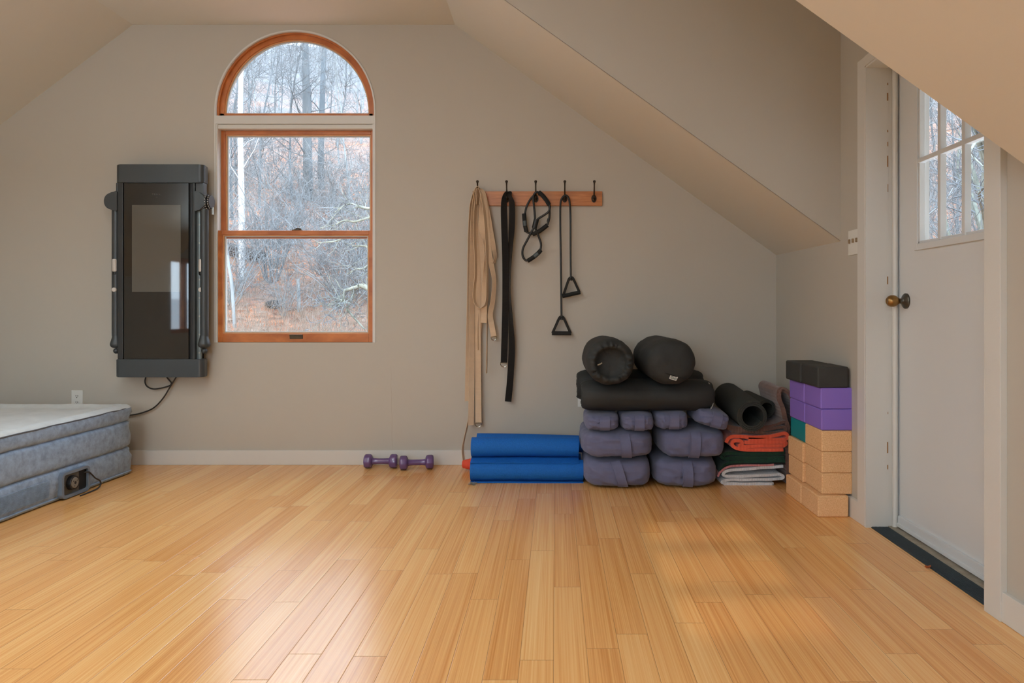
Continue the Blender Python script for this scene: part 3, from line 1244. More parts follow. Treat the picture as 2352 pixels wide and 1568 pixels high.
# (bearing range, distance range, count)
for b0, b1, d0, d1, n in ((-29, -11, 21, 45, 30), (-29, -11, 40, 80, 56), (-29, -11, 75, 118, 56), (24, 36, 16, 40, 18), (24, 36, 35, 110, 44),
                          (-50, -28, 22, 100, 16), (-11, 10, 20, 60, 24), (-11, 10, 50, 112, 24), (10, 24, 22, 110, 14), (36, 60, 20, 90, 12)):
    for _ in range(n):
        for _t in range(20):
            d = math.sqrt(rnd.uniform(d0 * d0, d1 * d1))
            a = math.radians(rnd.uniform(b0, b1))
            x, y = d * math.sin(a), d * math.cos(a)
            if all((x - u) ** 2 + (y - w) ** 2 > 1.4 for u, w in placed):
                break
        placed.append((x, y))
        spec.append((x, y, d))
first = {}
TREE_LABEL = 'bare grey tree with fine twigs on the leaf covered slope outside'
for x, y, d in spec:
    if d < 30:
        k = rnd.choice((3, 4, 4, 5, 5, 2))
    elif d < 60:
        k = rnd.choice((0, 1, 2, 3, 3, 4, 2))
    else:
        k = rnd.choice((0, 1, 1, 3, 0, 2))
    if k not in first:
        o = D.objects.new('bare_tree', kinds[k])
        first[k] = o
    else:
        o = first[k].copy()
    COL.objects.link(o)
    s = rnd.uniform(0.8, 1.2)
    top = (H + d * math.tan(math.radians(rnd.uniform(19.3, 22.3))) - gh(x, y)) / TREE_H[k]
    o.location = (x, y, gh(x, y))
    o.rotation_euler = (rnd.gauss(0, 0.04), rnd.gauss(0, 0.04), rnd.uniform(0, 6.28))
    sz = max(0.3, min(1.1, top))
    sw = sz * rnd.uniform(1.0, 1.35)
    o.scale = (sw, sw, sz)
    tag(o, TREE_LABEL, 'tree', 'bare trees on the slope')


def lone(name, label, cat, pxs, d, rad, mats, seed, kids=None, scale_top=0.6):
    """a trunk that runs through the given pixels at depth d, rooted in the slope"""
    P = [at(px, py, d) for px, py in pxs]
    g = gh(P[0].x, P[0].y)
    P[0].z = g - 0.3
    pts = smooth(P, 5)
    T = TreeMesh()
    k = len(pts)
    rads = [rad * (1 - (1 - scale_top) * i / (k - 1)) for i in range(k)]
    T.limb(pts, rads, 10, 0)
    rnd = random.Random(seed)
    if kids:
        for _ in range(kids[0]):
            i = rnd.randint(int(k * 0.25), int(k * 0.66))
            ax = (pts[i + 1] - pts[i]).normalized()
            grow(T, rnd, pts[i], rand_dir(rnd, ax, math.radians(rnd.uniform(30, 65))), rnd.uniform(*kids[1]), min(0.03, rads[i] * 0.22), 1, 3, 0.12, 0.2, 4, (0, 5, 4), 0, 0.2, 0.5)
    base = P[0].copy()
    T.v = [v - base for v in T.v]
    o = D.objects.new(name, T.mesh(name, mats))
    COL.objects.link(o)
    o.location = base
    return tag(o, label, cat)


lone('birch_tree', 'straight white barked trunk near the left edge of the arched window', 'tree',
     [(556, 672), (556, 560), (554, 420), (552, 300), (553, 200), (556, 110)], 17.5, 0.085, [M_BIRCH, M_TWIG], 5, (6, (0.6, 1.3)))
lone('leaning_sapling', 'thin pale sapling leaning left at the left edge of the lower sash', 'tree',
     [(541, 718), (533, 660), (524, 600), (517, 545), (508, 470), (498, 380)], 14.5, 0.035, [M_BARKL, M_TWIG], 6, (9, (0.6, 1.4)))
lone('thick_grey_tree', 'thick grey trunk right of the middle of the arched window', 'tree',
     [(708, 600), (707, 480), (707, 380), (705, 280), (702, 160), (700, 60)], 27, 0.20, [M_BARK, M_TWIG], 7, (8, (0.9, 2.2)))
lone('thick_grey_tree', 'grey trunk with rough bark standing in the right third of the arched window', 'tree',
     [(742, 560), (741, 480), (737, 390), (738, 310), (742, 180), (746, 80)], 29, 0.15, [M_BARK, M_TWIG], 8, (8, (0.9, 2.2)))
lone('reflection_trunk', 'pale upright reflection in the middle of the lower sash, modelled as a trunk', 'tree',
     [(688, 748), (687, 710), (686, 668), (684, 640)], 16.0, 0.05, [M_BARKL, M_TWIG], 9, (4, (0.5, 1.0)), 0.6)  # trunk shape stands in for a reflection in the pane

# many-stemmed bush in the lower sash
T = TreeMesh()
rnd = random.Random(21)
base = at(622, 690, 17.5)
base.z = gh(base.x, base.y)
for i in range(15):
    a = rnd.uniform(0, 2 * PI)
    tilt = rnd.uniform(0.05, 0.55)
    d_ = Vector((math.cos(a) * math.sin(tilt), math.sin(a) * math.sin(tilt), math.cos(tilt)))
    grow(T, rnd, Vector((math.cos(a) * 0.12, math.sin(a) * 0.12, -0.1)), d_, rnd.uniform(1.8, 3.6), rnd.uniform(0.012, 0.024), 1, 3, 0.10, 0.10, 5, (0, 6, 4), 0, 0.3, 0.45)
o = D.objects.new('tall_bush', T.mesh('tall_bush', [M_BARK, M_TWIG]))
COL.objects.link(o)
o.location = base
tag(o, 'many stemmed bare bush left of the middle of the lower sash', 'bush')

# other understorey bushes
bush = []
for sd in range(3):
    T = TreeMesh()
    rnd = random.Random(70 + sd)
    for i in range(11):
        a = rnd.uniform(0, 2 * PI)
        tilt = rnd.uniform(0.1, 0.8)
        d_ = Vector((math.cos(a) * math.sin(tilt), math.sin(a) * math.sin(tilt), math.cos(tilt)))
        grow(T, rnd, Vector((0, 0, -0.1)), d_, rnd.uniform(1.0, 2.4), 0.011, 1, 3, 0.02, 0.2, 5, (0, 7, 5), 0, 0.3, 0.5)
    bush.append(T.mesh('undergrowth_bush', [M_BARKL, M_TWIG]))
rnd = random.Random(90)
for i in range(62):
    a = math.radians(rnd.uniform(-27, -12) if i < 30 else (rnd.uniform(25, 34) if i < 46 else rnd.uniform(-12, 8)))
    d = rnd.uniform(16.5, 32)
    x, y = d * math.sin(a), d * math.cos(a)
    o = D.objects.new('undergrowth_bush', bush[i % 3])
    COL.objects.link(o)
    o.location = (x, y, gh(x, y))
    s = rnd.uniform(0.7, 1.5)
    o.scale = (s, s, s)
    o.rotation_euler = (0, 0, rnd.uniform(0, 6.28))
    tag(o, 'low tangled bare bush in the undergrowth of the slope', 'bush', 'undergrowth bushes')

# lichen covered limb reaching in from the right of the window
T = TreeMesh()
dd = 11.5


def limb_px(pts, r0, r1, n=7, dpt=dd):
    P = smooth([at(460 + x / 3.92, 440 + y / 3.92, dpt + k * 0.03) for k, (x, y) in enumerate(pts)], 6)
    k = len(P)
    T.limb(P, [r0 + (r1 - r0) * i / (k - 1) for i in range(k)], n, 0)
    return P


rnd = random.Random(4)
tr_ = smooth([Vector((at(905, 700, dd).x, dd, gh(at(905, 700, dd).x, dd) - 0.2)), at(902, 700, dd), at(896, 660, dd), at(888, 560, dd), at(892, 430, dd), at(885, 330, dd)], 5)
T.limb(tr_, [0.09 - 0.055 * i / (len(tr_) - 1) for i in range(len(tr_))], 10, 0)
arcs = [limb_px([(1680, 860), (1525, 872), (1470, 850), (1425, 852), (1385, 885), (1370, 950), (1345, 1010), (1325, 1060), (1390, 1140), (1480, 1240)], 0.05, 0.012),
        limb_px([(1425, 852), (1340, 880), (1300, 895), (1285, 970), (1215, 985), (1150, 1025)], 0.034, 0.008),
        limb_px([(1285, 965), (1262, 1000), (1205, 1052)], 0.014, 0.006),
        limb_px([(1345, 1005), (1280, 985), (1250, 960)], 0.014, 0.006),
        limb_px([(1680, 600), (1560, 640), (1470, 690), (1400, 700), (1325, 742)], 0.03, 0.008),
        limb_px([(1680, 560), (1540, 520), (1480, 490), (1370, 490)], 0.03, 0.01),
        limb_px([(1660, 480), (1520, 430), (1430, 395), (1290, 420), (1200, 450), (1050, 460)], 0.028, 0.007),
        limb_px([(1660, 200), (1500, 240), (1390, 270), (1300, 260), (1200, 300), (1080, 330)], 0.026, 0.006),
        limb_px([(1640, 160), (1500, 150), (1420, 130), (1340, 110), (1260, 150), (1170, 220)], 0.03, 0.006)]
for P in arcs:
    for _ in range(9):
        i = rnd.randint(3, len(P) - 2)
        ax = (P[i + 1] - P[i]).normalized()
        grow(T, rnd, P[i], rand_dir(rnd, ax, math.radians(rnd.uniform(35, 75))), rnd.uniform(0.25, 0.6), 0.007, 1, 3, 0.08, 0.25, 4, (0, 5, 3), 0, 0.2, 0.5)
base = tr_[0].copy()
T.v = [v - base for v in T.v]
o = D.objects.new('lichen_tree', T.mesh('lichen_tree', [M_LICHEN, M_TWIG]))
COL.objects.link(o)
o.location = base
tag(o, 'crooked lichen covered tree reaching in from the right edge of the arched window', 'tree')

# branches close outside the door window
T = TreeMesh()
rnd = random.Random(33)
bx0 = Vector((5.6, 8.0, 0))
grow(T, rnd, Vector((0, 0, -0.4)), Vector((-0.05, -0.05, 1)).normalized(), 7.5, 0.11, 0, 3, 0.10, 0.08, 9, (34, 8, 5), 0, 0.12, 0.36)
o = D.objects.new('near_tree', T.mesh('near_tree', [M_LICHEN, M_TWIG]))
COL.objects.link(o)
o.location = (5.9, 9.6, gh(5.9, 9.6))
tag(o, 'twiggy pale tree close outside the door window', 'tree')

# fallen log and dark stone
T = TreeMesh()
P = smooth([at(505, 650, 19.5), at(545, 646, 19.3), at(580, 655, 19.0), at(606, 668, 18.8)], 6)
for p in P:
    p.z = gh(p.x, p.y) + 0.16
base = P[0].copy()
T.limb([p - base for p in P], [0.20 - 0.07 * i / (len(P) - 1) for i in range(len(P))], 10, 0)
o = D.objects.new('fallen_log', T.mesh('fallen_log', [M_LOG]))
COL.objects.link(o)
o.location = base
tag(o, 'dark fallen log lying on the leaves at the left of the lower sash', 'log')
p = at(628, 728, 16.0)
bm = B()
bmesh.ops.create_icosphere(bm, subdivisions=3, radius=1.0)
for v in bm.verts:
    s = 1 + 0.35 * mnoise.noise(v.co * 1.6)
    v.co = Vector((v.co.x * 0.16 * s, v.co.y * 0.16 * s, v.co.z * 0.11 * s))
o = obj('dark_stone', bm, M_ROCK)
o.location = (p.x, p.y, gh(p.x, p.y) + 0.05)
tag(o, 'dark stone in the brush at the foot of the slope', 'stone')

# dry grass and brambles at the foot of the slope
T = TreeMesh()
rnd = random.Random(8)
for i in range(12500):
    a = math.radians(rnd.uniform(-28, -11) if i < 6600 else (rnd.uniform(24, 35) if i < 9000 else rnd.uniform(-11, 12)))
    d = 13.0 + 9.0 * rnd.random() ** 1.5
    x, y = d * math.sin(a), d * math.cos(a)
    z = gh(x, y) - 0.03
    h = rnd.uniform(0.15, 0.62) * (1.2 - 0.6 * (d - 13) / 9)
    az = rnd.uniform(0, 2 * PI)
    lean = rnd.uniform(0.1, 0.8) * h
    q0 = Vector((x, y, z))
    q2 = Vector((x + math.cos(az) * lean, y + math.sin(az) * lean, z + h * rnd.uniform(0.6, 1.0)))
    q1 = q0.lerp(q2, 0.5) + Vector((0, 0, h * 0.25))
    T.limb([q0, q1, q2], [0.004, 0.003, 0.0012], 3, 0)
o = D.objects.new('dry_brush', T.mesh('dry_brush', [M_BRUSH]))
COL.objects.link(o)
tag(o, 'tangle of dry grass and brambles at the foot of the slope', 'brush', kind='stuff')
# ------------------------------------------------------------------ wall mounted exercise machine
M_GUN = mat('gunmetal_paint', (66, 70, 72), rough=0.38, metal=0.25, bump=0.03, bscale=200, bdist=0.0005)
M_GUND = mat('dark_gunmetal_paint', (50, 52, 52), rough=0.42, metal=0.25)
M_BLK = mat('black_plastic', (22, 22, 23), rough=0.4)
M_RAIL = mat('drilled_steel_rail', (128, 138, 140), rough=0.35, metal=0.7)
M_SCREEN = mat('black_screen_glass', (34, 33, 30), rough=0.03, spec=0.6)
M_DISPLAY = mat('grey_display', (92, 90, 84), rough=0.03, spec=0.6)  # lighter than the screen: the panel's reflection is put into this grey
M_WHITEP = mat('white_button', (206, 202, 196), rough=0.4)
M_CORDB = mat('dark_cord', (44, 38, 34), rough=0.6)
M_LOGO = mat('grey_lettering', (96, 96, 92), rough=0.5)

MX0, MX1 = -2.712, -2.168
YF = WALL - 0.135
ma = thing('exercise_machine', 'tall dark wall mounted exercise machine with a glass screen and two folded arms', 'exercise machine', ((MX0 + MX1) / 2, WALL, 0.565))


def rbar(bm, x0, x1, yf, yb, z0, z1, r=0.03, taper=0.012):
    """shallow housing with round upright edges, slightly narrower at the wall"""
    pts = [(x0 + taper, yb), (x1 - taper, yb)]
    n = 8
    pl = [(x0 + taper, yb)]
    for i in range(n + 1):
        a = PI + (PI / 2) * i / n
        pl.append((x0 + r + r * math.cos(a), yf + r + r * math.sin(a)))
    for i in range(n + 1):
        a = 1.5 * PI + (PI / 2) * i / n
        pl.append((x1 - r + r * math.cos(a), yf + r + r * math.sin(a)))
    pl.append((x1 - taper, yb))
    plan(bm, pl, z0, z1)
    es = [e for e in bm.edges if abs(e.verts[0].co.z - e.verts[1].co.z) < 1e-6]
    bmesh.ops.bevel(bm, geom=es, offset=0.004, segments=2, affect='EDGES')
    return bm


obj('top_housing', rbar(B(), MX0, MX1, YF, YF + 0.085, 1.765, 1.878), M_GUN, ma, angle=50)
obj('bottom_housing', rbar(B(), MX0 - 0.003, MX1 - 0.003, YF, YF + 0.085, 0.566, 0.678), M_GUN, ma, angle=50)
bm = B()
box(bm, MX0 + 0.045, MX1 - 0.06, YF + 0.03, WALL, 0.60, 1.84)
obj('back_body', bm, M_BLK, ma, smooth=False)
GX0, GX1 = -2.659, -2.262
bm = B()
box(bm, GX0, GX1, YF + 0.008, YF + 0.02, 0.680, 1.763)
sc = obj('screen', bm, M_SCREEN, ma, smooth=False)
bm = B()
box(bm, (304 - CX) / 372, (416 - CX) / 372, YF + 0.0068, YF + 0.0085, 1.092, 1.628)
obj('display', bm, M_DISPLAY, sc, smooth=False)
cu = D.curves.new('wordmark', 'FONT')
cu.body = 'T O N A L'
cu.size = 0.013
cu.align_x = 'CENTER'
tmp = D.objects.new('tmp_text', cu)
COL.objects.link(tmp)
dg = bpy.context.evaluated_depsgraph_get()
me = D.meshes.new_from_object(tmp.evaluated_get(dg))
D.objects.remove(tmp)
bm = B()
bm.from_mesh(me)
bm.transform(Matrix.Translation(Vector(((361 - CX) / 372, YF + 0.0077, 1.690))) @ Matrix.Rotation(PI / 2, 4, 'X'))
obj('wordmark', bm, M_LOGO, sc, smooth=False)
bm = B()
lathe(bm, [(0.0, 0.0008), (0.002, 0.0008), (0.002, 0.0)], aim(((361 - CX) / 372, YF + 0.008, 1.677), ((361 - CX) / 372, 0, 1.677)), 10)
obj('camera_dot', bm, M_LOGO, sc)
# the two upright rails
bm = B()
box(bm, -2.698, -2.664, YF + 0.004, YF + 0.05, 0.678, 1.765, 0.004)
obj('rail_cover', bm, M_GUND, ma)
bm = B()
box(bm, -2.238, -2.221, YF + 0.004, YF + 0.05, 0.678, 1.765, 0.004)
obj('rail_cover', bm, M_GUND, ma)
bm = B()
box(bm, -2.262, -2.236, YF + 0.022, YF + 0.05, 0.678, 1.765)
obj('slot', bm, M_BLK, ma, smooth=False)
for sx, x0, x1 in ((-1, -2.706, -2.699), (1, -2.221, -2.198)):
    bm = B()
    box(bm, x0, x1, YF + 0.030, YF + 0.05, 0.678, 1.765)
    ra = obj('drilled_rail', bm, M_RAIL, ma, smooth=False)
    if sx > 0:
        for k in range(8):
            z = 0.98 - ((515 + k * 42.2) - 712) / 372
            p = Vector((-2.206, YF + 0.030, z))
            bm = B()
            lathe(bm, [(0.0, 0.0008), (0.0042, 0.0008), (0.0042, 0.0)], aim(p, p - Vector((0, 1, 0))), 10)
            q = len(bm.faces)
            lathe(bm, [(0.0, 0.0013), (0.0022, 0.0013), (0.0022, 0.0)], aim(p, p - Vector((0, 1, 0))), 10)
            bm.faces.ensure_lookup_table()
            for f in list(bm.faces)[q:]:
                f.material_index = 1
            ho = obj('pin_hole', bm, M_WHITEP, ra)
            ho.data.materials.append(M_DARK)


def machine_z(py):
    return H - (py - CY) / 372


for s, cx, px_pill in ((-1, -2.724, 262), (1, -2.176, 459.5)):
    # shoulder hub
    bm = B()
    x_in = -2.699 if s < 0 else -2.221
    zc = machine_z(462)
    pl = []
    out = 0.066 if s < 0 else 0.052
    for i in range(17):
        a = -PI / 2 + PI * i / 16
        pl.append((x_in + s * (0.018 + out * max(0, math.cos(a)) ** 0.8 - 0.018 * (abs(math.sin(a)) ** 6)), zc + 0.058 * math.sin(a)))
    pl = [(x_in, zc - 0.062)] + pl + [(x_in, zc + 0.062)]
    prism(bm, pl if s > 0 else pl[::-1], YF + 0.0, YF + 0.05)
    bmesh.ops.bevel(bm, geom=[e for e in bm.edges if abs(e.verts[0].co.y - e.verts[1].co.y) < 1e-6], offset=0.006, segments=3, affect='EDGES')
    hub = obj('shoulder_hub', bm, M_GUN, ma, angle=45)
    bm = B()
    if s < 0:
        box(bm, -2.712, -2.699, YF + 0.01, YF + 0.06, machine_z(447), 1.766, 0.004)
    else:
        box(bm, -2.221, -2.171, YF + 0.01, YF + 0.06, machine_z(447), 1.766, 0.006)
    obj('carriage_post', bm, M_GUN, ma)
    if s > 0:
        # numbered adjustment wheels
        for k in range(2):
            bm = B()
            xk = -2.158 + k * 0.016
            lathe(bm, [(0.026, -0.007), (0.045 - 0.004 * k, -0.0065), (0.047 - 0.004 * k, 0.0), (0.045 - 0.004 * k, 0.0065), (0.026, 0.007)],
                  Matrix.Translation(Vector((xk, YF + 0.045, zc))) @ Matrix.Rotation(PI / 2, 4, 'Y'), 32)
            wh = obj('number_wheel', bm, M_BLK, ma)
            bm = B()
            for q in range(7):
                a = math.radians(-62 + q * 19)
                rr = 0.0472 - 0.004 * k
                c = Vector((xk, YF + 0.045 - rr * math.cos(a), zc + rr * math.sin(a)))
                box(bm, c.x - 0.0022, c.x + 0.0022, c.y - 0.001, c.y + 0.001, c.z - 0.003, c.z + 0.003)
            obj('wheel_marks', bm, M_WHITEP, wh, smooth=False)
        bm = B()
        box(bm, -2.139, -2.127, YF + 0.05, YF + 0.056, machine_z(491), machine_z(474), 0.002)
        obj('release_tab', bm, mat('pale_blue_tab', (196, 210, 216), rough=0.4), ma)
    # arm
    zt, zb = machine_z(478), machine_z(771)
    prof = [(0.022, 0.0), (0.0245, 0.01), (0.0245, zt - zb)]
    bm = B()
    lathe(bm, prof, aim((cx, YF + 0.035, zt), (cx, YF + 0.035, zb)) @ Matrix.Identity(4), 28)
    arm = obj('arm', bm, M_GUN, ma)
    bm = B()
    L = machine_z(771) - machine_z(799)
    lathe(bm, [(0.0245, -0.001), (0.026, 0.012), (0.031, 0.03), (0.0365, 0.048), (0.0365, 0.058), (0.031, 0.069), (0.020, L), (0.0, L + 0.001)],
          aim((cx - s * 0.002, YF + 0.035, machine_z(771)), (cx - s * 0.002, YF + 0.035, machine_z(799))), 28)
    obj('arm_end', bm, M_GUN, arm)
    bm = B()
    pr = [(0.0, 0.017)] + [(0.0175 * math.sin(PI * i / 12), 0.017 * math.cos(PI * i / 12)) for i in range(1, 11)] + [(0.006, -0.017), (0.0, -0.017)]
    lathe(bm, pr, Matrix.Translation(Vector((cx, YF + 0.035, machine_z(806)))), 24)
    tube(bm, [(cx, YF + 0.035, machine_z(812)), (cx, YF + 0.035, machine_z(796))], 0.003, 8)
    obj('cable_ball', bm, M_GUN, arm)
    xb = (px_pill - CX) / 372
    yb = YF + 0.035 - math.sqrt(max(0.0001, 0.0247 ** 2 - (xb - cx) ** 2))
    bm = B()
    box(bm, xb - 0.0145, xb + 0.0145, yb - 0.001, yb + 0.02, machine_z(633), machine_z(594), 0.0125, 5)
    obj('lever_recess', bm, M_BLK, arm)
    bm = B()
    box(bm, xb - 0.0145, xb + 0.0145, yb - 0.004, yb + 0.02, machine_z(625), machine_z(593), 0.012, 5)
    obj('lever', bm, M_WHITEP, arm)
    bm = B()
    p = Vector((xb, yb + 0.002, machine_z(665)))
    lathe(bm, [(0.0, 0.004), (0.012, 0.004), (0.0145, 0.001), (0.0145, -0.01)], aim(p, p - Vector((0, 1, 0))), 20)
    obj('button', bm, M_WHITEP, arm)
bm = B()
yc = WALL - 0.03
tube(bm, smooth([at(336, 862, yc), at(333, 876, yc), at(338, 887, yc), at(352, 893, yc), at(372, 890.5, yc + 0.01), at(390, 885, yc + 0.012), at(393.5, 879, yc + 0.012), at(388, 872, yc + 0.01), at(380, 862, yc)], 8), 0.0045, 10)
tube(bm, smooth([at(407, 862, yc), at(392, 886, yc), at(374, 915, yc + 0.005), at(352, 937, yc + 0.012), at(325, 948, yc + 0.015), at(300, 953, yc + 0.015), at(265, 958, yc + 0.015), at(225, 957, yc + 0.014), at(190, 948, yc + 0.014)], 8), 0.0045, 10)
pc = obj('power_cord', bm, M_CORDB, ma)
pc['label'] = 'dark power cord'

# ------------------------------------------------------------------ air mattress
M_VEL = weave_mat('blue_grey_velour', (136, 156, 180), rough=0.9, scale=60, bump=0.12, var=0.30, vscale=26, sheen=0.3, wdist=0.002)
M_VELT = weave_mat('pale_grey_velour', (212, 218, 219), rough=0.92, scale=60, bump=0.1, var=0.10, vscale=9, sheen=0.35, wdist=0.002)
M_SEAM = mat('mattress_seam', (84, 86, 92), rough=0.8)
AX1, AX0, AY0, AY1 = -2.547, -4.07, 2.34, 4.375
am = thing('air_mattress', 'grey velour air mattress on the floor in the left corner', 'air mattress', ((AX0 + AX1) / 2, (AY0 + AY1) / 2, 0.0))


def rrect(inset, rc=0.065, n=8, ne=44):
    x0, x1, y0, y1 = AX0 + inset, AX1 - inset, AY0 + inset, AY1 - inset
    r = max(0.02, rc - inset * 0.6)
    pts = []
    cor = ((x1 - r, y1 - r, 0), (x0 + r, y1 - r, PI / 2), (x0 + r, y0 + r, PI), (x1 - r, y0 + r, 1.5 * PI))
    for q, (cx, cy, a0) in enumerate(cor):
        for i in range(n + 1):
            a = a0 + PI / 2 * i / n
            pts.append((cx + r * math.cos(a), cy + r * math.sin(a)))
        nx = cor[(q + 1) % 4]
        a = nx[2]
        ex = (nx[0] + r * math.cos(a), nx[1] + r * math.sin(a))
        st = pts[-1]
        for i in range(1, ne):
            f = i / ne
            pts.append((st[0] + (ex[0] - st[0]) * f, st[1] + (ex[1] - st[1]) * f))
    return pts


def corner_amt(x, y):
    d = math.hypot(x - AX1, y - AY1)
    return max(0.0, 1 - d / 0.28)


def loft_levels(levels, wr=0.004):
    bm = B()
    rings = []
    for z, ins in levels:
        ring = []
        for x, y in rrect(ins):
            c = corner_amt(x, y)
            s = mnoise.fractal(Vector((x * 6, y * 6, z * 14)), 0.8, 2.0, 3)
            w = wr * s + c * 0.016 * mnoise.noise(Vector((x * 14, y * 14, z * 34)))
            nx, ny = x - (AX0 + AX1) / 2, y - (AY0 + AY1) / 2
            ln = math.hypot(nx, ny)
            zz = z + (0.004 * s + c * 0.008 * mnoise.noise(Vector((x * 20, y * 20, 5)))) * (1 if z > 0.03 else 0)
            ring.append(bm.verts.new((x + nx / ln * w, y + ny / ln * w, max(0.0005, zz))))
        rings.append(ring)
    n = len(rings[0])
    for a, b in zip(rings, rings[1:]):
        for k in range(n):
            bm.faces.new((a[k], a[(k + 1) % n], b[(k + 1) % n], b[k]))
    return bm, rings


lv = [(0.001, 0.03), (0.003, 0.010), (0.010, 0.000), (0.018, -0.001), (0.021, 0.007), (0.028, 0.004), (0.05, -0.001), (0.075, -0.004), (0.105, -0.005), (0.13, -0.003),
      (0.148, 0.002), (0.155, 0.008), (0.159, 0.017), (0.164, 0.017), (0.168, 0.006), (0.178, 0.0), (0.20, -0.003), (0.235, -0.005), (0.27, -0.004), (0.295, 0.0), (0.310, 0.006), (0.315, 0.016), (0.320, 0.016), (0.324, 0.006),
      (0.334, 0.0), (0.350, -0.003), (0.370, -0.004), (0.385, -0.003), (0.396, -0.001)]
bm, rg = loft_levels(lv)
obj('side_wall', bm, M_VEL, am, angle=60)
lt = [(0.394, -0.001), (0.404, 0.004), (0.412, 0.016), (0.416, 0.035), (0.413, 0.055), (0.404, 0.075), (0.398, 0.095), (0.396, 0.14), (0.400, 0.20), (0.404, 0.30), (0.405, 0.45), (0.405, 0.70)]
bm, rg = loft_levels(lt, 0.003)
bm.faces.new(rg[-1])
obj('top_panel', bm, M_VELT, am, angle=60)
bm = B()
tube(bm, [Vector((x - 0.001, y, 0.3945 + 0.004 * mnoise.fractal(Vector((x * 6, y * 6, 0.395 * 14)), 0.8, 2.0, 3))) for x, y in rrect(-0.001)], 0.0035, 6, closed=True)
obj('edge_piping', bm, M_SEAM, am)
# corded panel on the lower tier, left of the pump
bm = B()


def side_x(z):
    for (z0, i0), (z1, i1) in zip(lv, lv[1:]):
        if z0 <= z <= z1:
            return AX1 - (i0 + (i1 - i0) * (z - z0) / (z1 - z0))
    return AX1


for k in range(17):
    z = 0.040 + 0.0052 * k
    tube(bm, [(side_x(z) + 0.003, 2.75, z), (side_x(z) + 0.004, 3.2, z), (side_x(z) + 0.003, 3.63, z)], 0.0021, 5)
obj('corded_panel', bm, M_VEL, am)
# pump
pump_y0, pump_y1 = 3.700, 3.925
bm = B()


def rr_yz(y0, y1, z0, z1, r, n=6):
    pts = []
    for cy, cz, a0 in ((y1 - r, z1 - r, 0), (y0 + r, z1 - r, PI / 2), (y0 + r, z0 + r, PI), (y1 - r, z0 + r, 1.5 * PI)):
        for i in range(n + 1):
            a = a0 + PI / 2 * i / n
            pts.append((cy + r * math.cos(a), cz + r * math.sin(a)))
    return pts


def yz_frame(bm, P0, P1, x0, x1):
    n = len(P0)
    v = [[bm.verts.new((x, y, z)) for y, z in P] for P in (P0, P1) for x in (x0, x1)]
    for i in range(n):
        k = (i + 1) % n
        bm.faces.new((v[0][i], v[0][k], v[1][k], v[1][i]))
        bm.faces.new((v[2][i], v[3][i], v[3][k], v[2][k]))
        bm.faces.new((v[1][i], v[1][k], v[3][k], v[3][i]))
        bm.faces.new((v[0][i], v[2][i], v[2][k], v[0][k]))


xs = AX1 + 0.017
O1, I1 = rr_yz(pump_y0, pump_y1, 0.006, 0.142, 0.03), rr_yz(pump_y0 + 0.016, pump_y1 - 0.016, 0.022, 0.128, 0.014)
yz_frame(bm, O1, I1, xs - 0.05, xs + 0.006)
pf = obj('pump_bezel', bm, mat('blue_grey_plastic', (112, 126, 142), rough=0.45), am, angle=30)
bm = B()
plan(bm, [(0, 0), (1, 0), (1, 1), (0, 1)], 0, 1)
for v in bm.verts:
    v.co = Vector((xs - 0.03 + v.co.x * 0.026, pump_y0 + 0.010 + v.co.y * 0.135, 0.018 + v.co.z * 0.114))
pp = obj('pump_panel', bm, mat('dark_grey_plastic', (82, 80, 74), rough=0.5, var=0.12, vscale=30), am, smooth=False)
bm = B()
box(bm, xs - 0.05, xs - 0.006, pump_y0 + 0.148, pump_y1 - 0.010, 0.018, 0.132)
obj('cord_bay', bm, mat('black_bay', (14, 14, 14), rough=0.8), am, smooth=False)
dc = Vector((xs - 0.004, pump_y0 + 0.082, 0.078))
bm = B()
lathe(bm, [(0.038, 0.0), (0.038, 0.018), (0.036, 0.022), (0.030, 0.022), (0.030, 0.018), (0.0, 0.018)], aim(dc, dc + Vector((1, 0, 0))), 36)
dial = obj('dial', bm, M_BLK, am)
bm = B()
lathe(bm, [(0.0, 0.024), (0.026, 0.024), (0.028, 0.022), (0.028, 0.018)], aim(dc, dc + Vector((1, 0, 0))), 32)
obj('dial_face', bm, mat('grey_dial_face', (120, 116, 108), rough=0.4), dial)
bm = B()
for a, r, q in ((0, 0, 0.008), (0.6, 0.017, 0.003), (2.5, 0.017, 0.003), (4.4, 0.017, 0.003)):
    c = dc + Vector((0.024, r * math.cos(a), r * math.sin(a)))
    lathe(bm, [(0.0, 0.0006), (q, 0.0006), (q, 0.0)], aim(c, c + Vector((1, 0, 0))), 14)
obj('dial_holes', bm, M_DARK, dial)
bm = B()
for k, (zz, w) in enumerate(((0.118, 0.014), (0.104, 0.010), (0.094, 0.012), (0.084, 0.009), (0.074, 0.013), (0.064, 0.010), (0.054, 0.012))):
    box(bm, xs - 0.0042, xs - 0.0036, pump_y0 + 0.018, pump_y0 + 0.018 + w, zz - 0.003, zz + 0.003)
obj('pump_marks', bm, mat('pale_marks', (170, 190, 196), rough=0.6), pp, smooth=False)
bm = B()
tube(bm, smooth([(xs - 0.02, 3.885, 0.105), (xs + 0.008, 3.905, 0.106), (xs + 0.012, 3.925, 0.090), (xs + 0.014, 3.955, 0.062), (xs + 0.020, 3.985, 0.040), (xs + 0.024, 3.985, 0.018), (xs + 0.030, 3.945, 0.006), (xs + 0.034, 3.87, 0.005), (xs + 0.034, 3.80, 0.005)], 7), 0.004, 8)
obj('pump_cord', bm, M_CORDB, am)

# ------------------------------------------------------------------ two purple dumbbells
M_VINYL = mat('purple_vinyl', (98, 72, 124), rough=0.22, coat=0.4, spec=0.5)


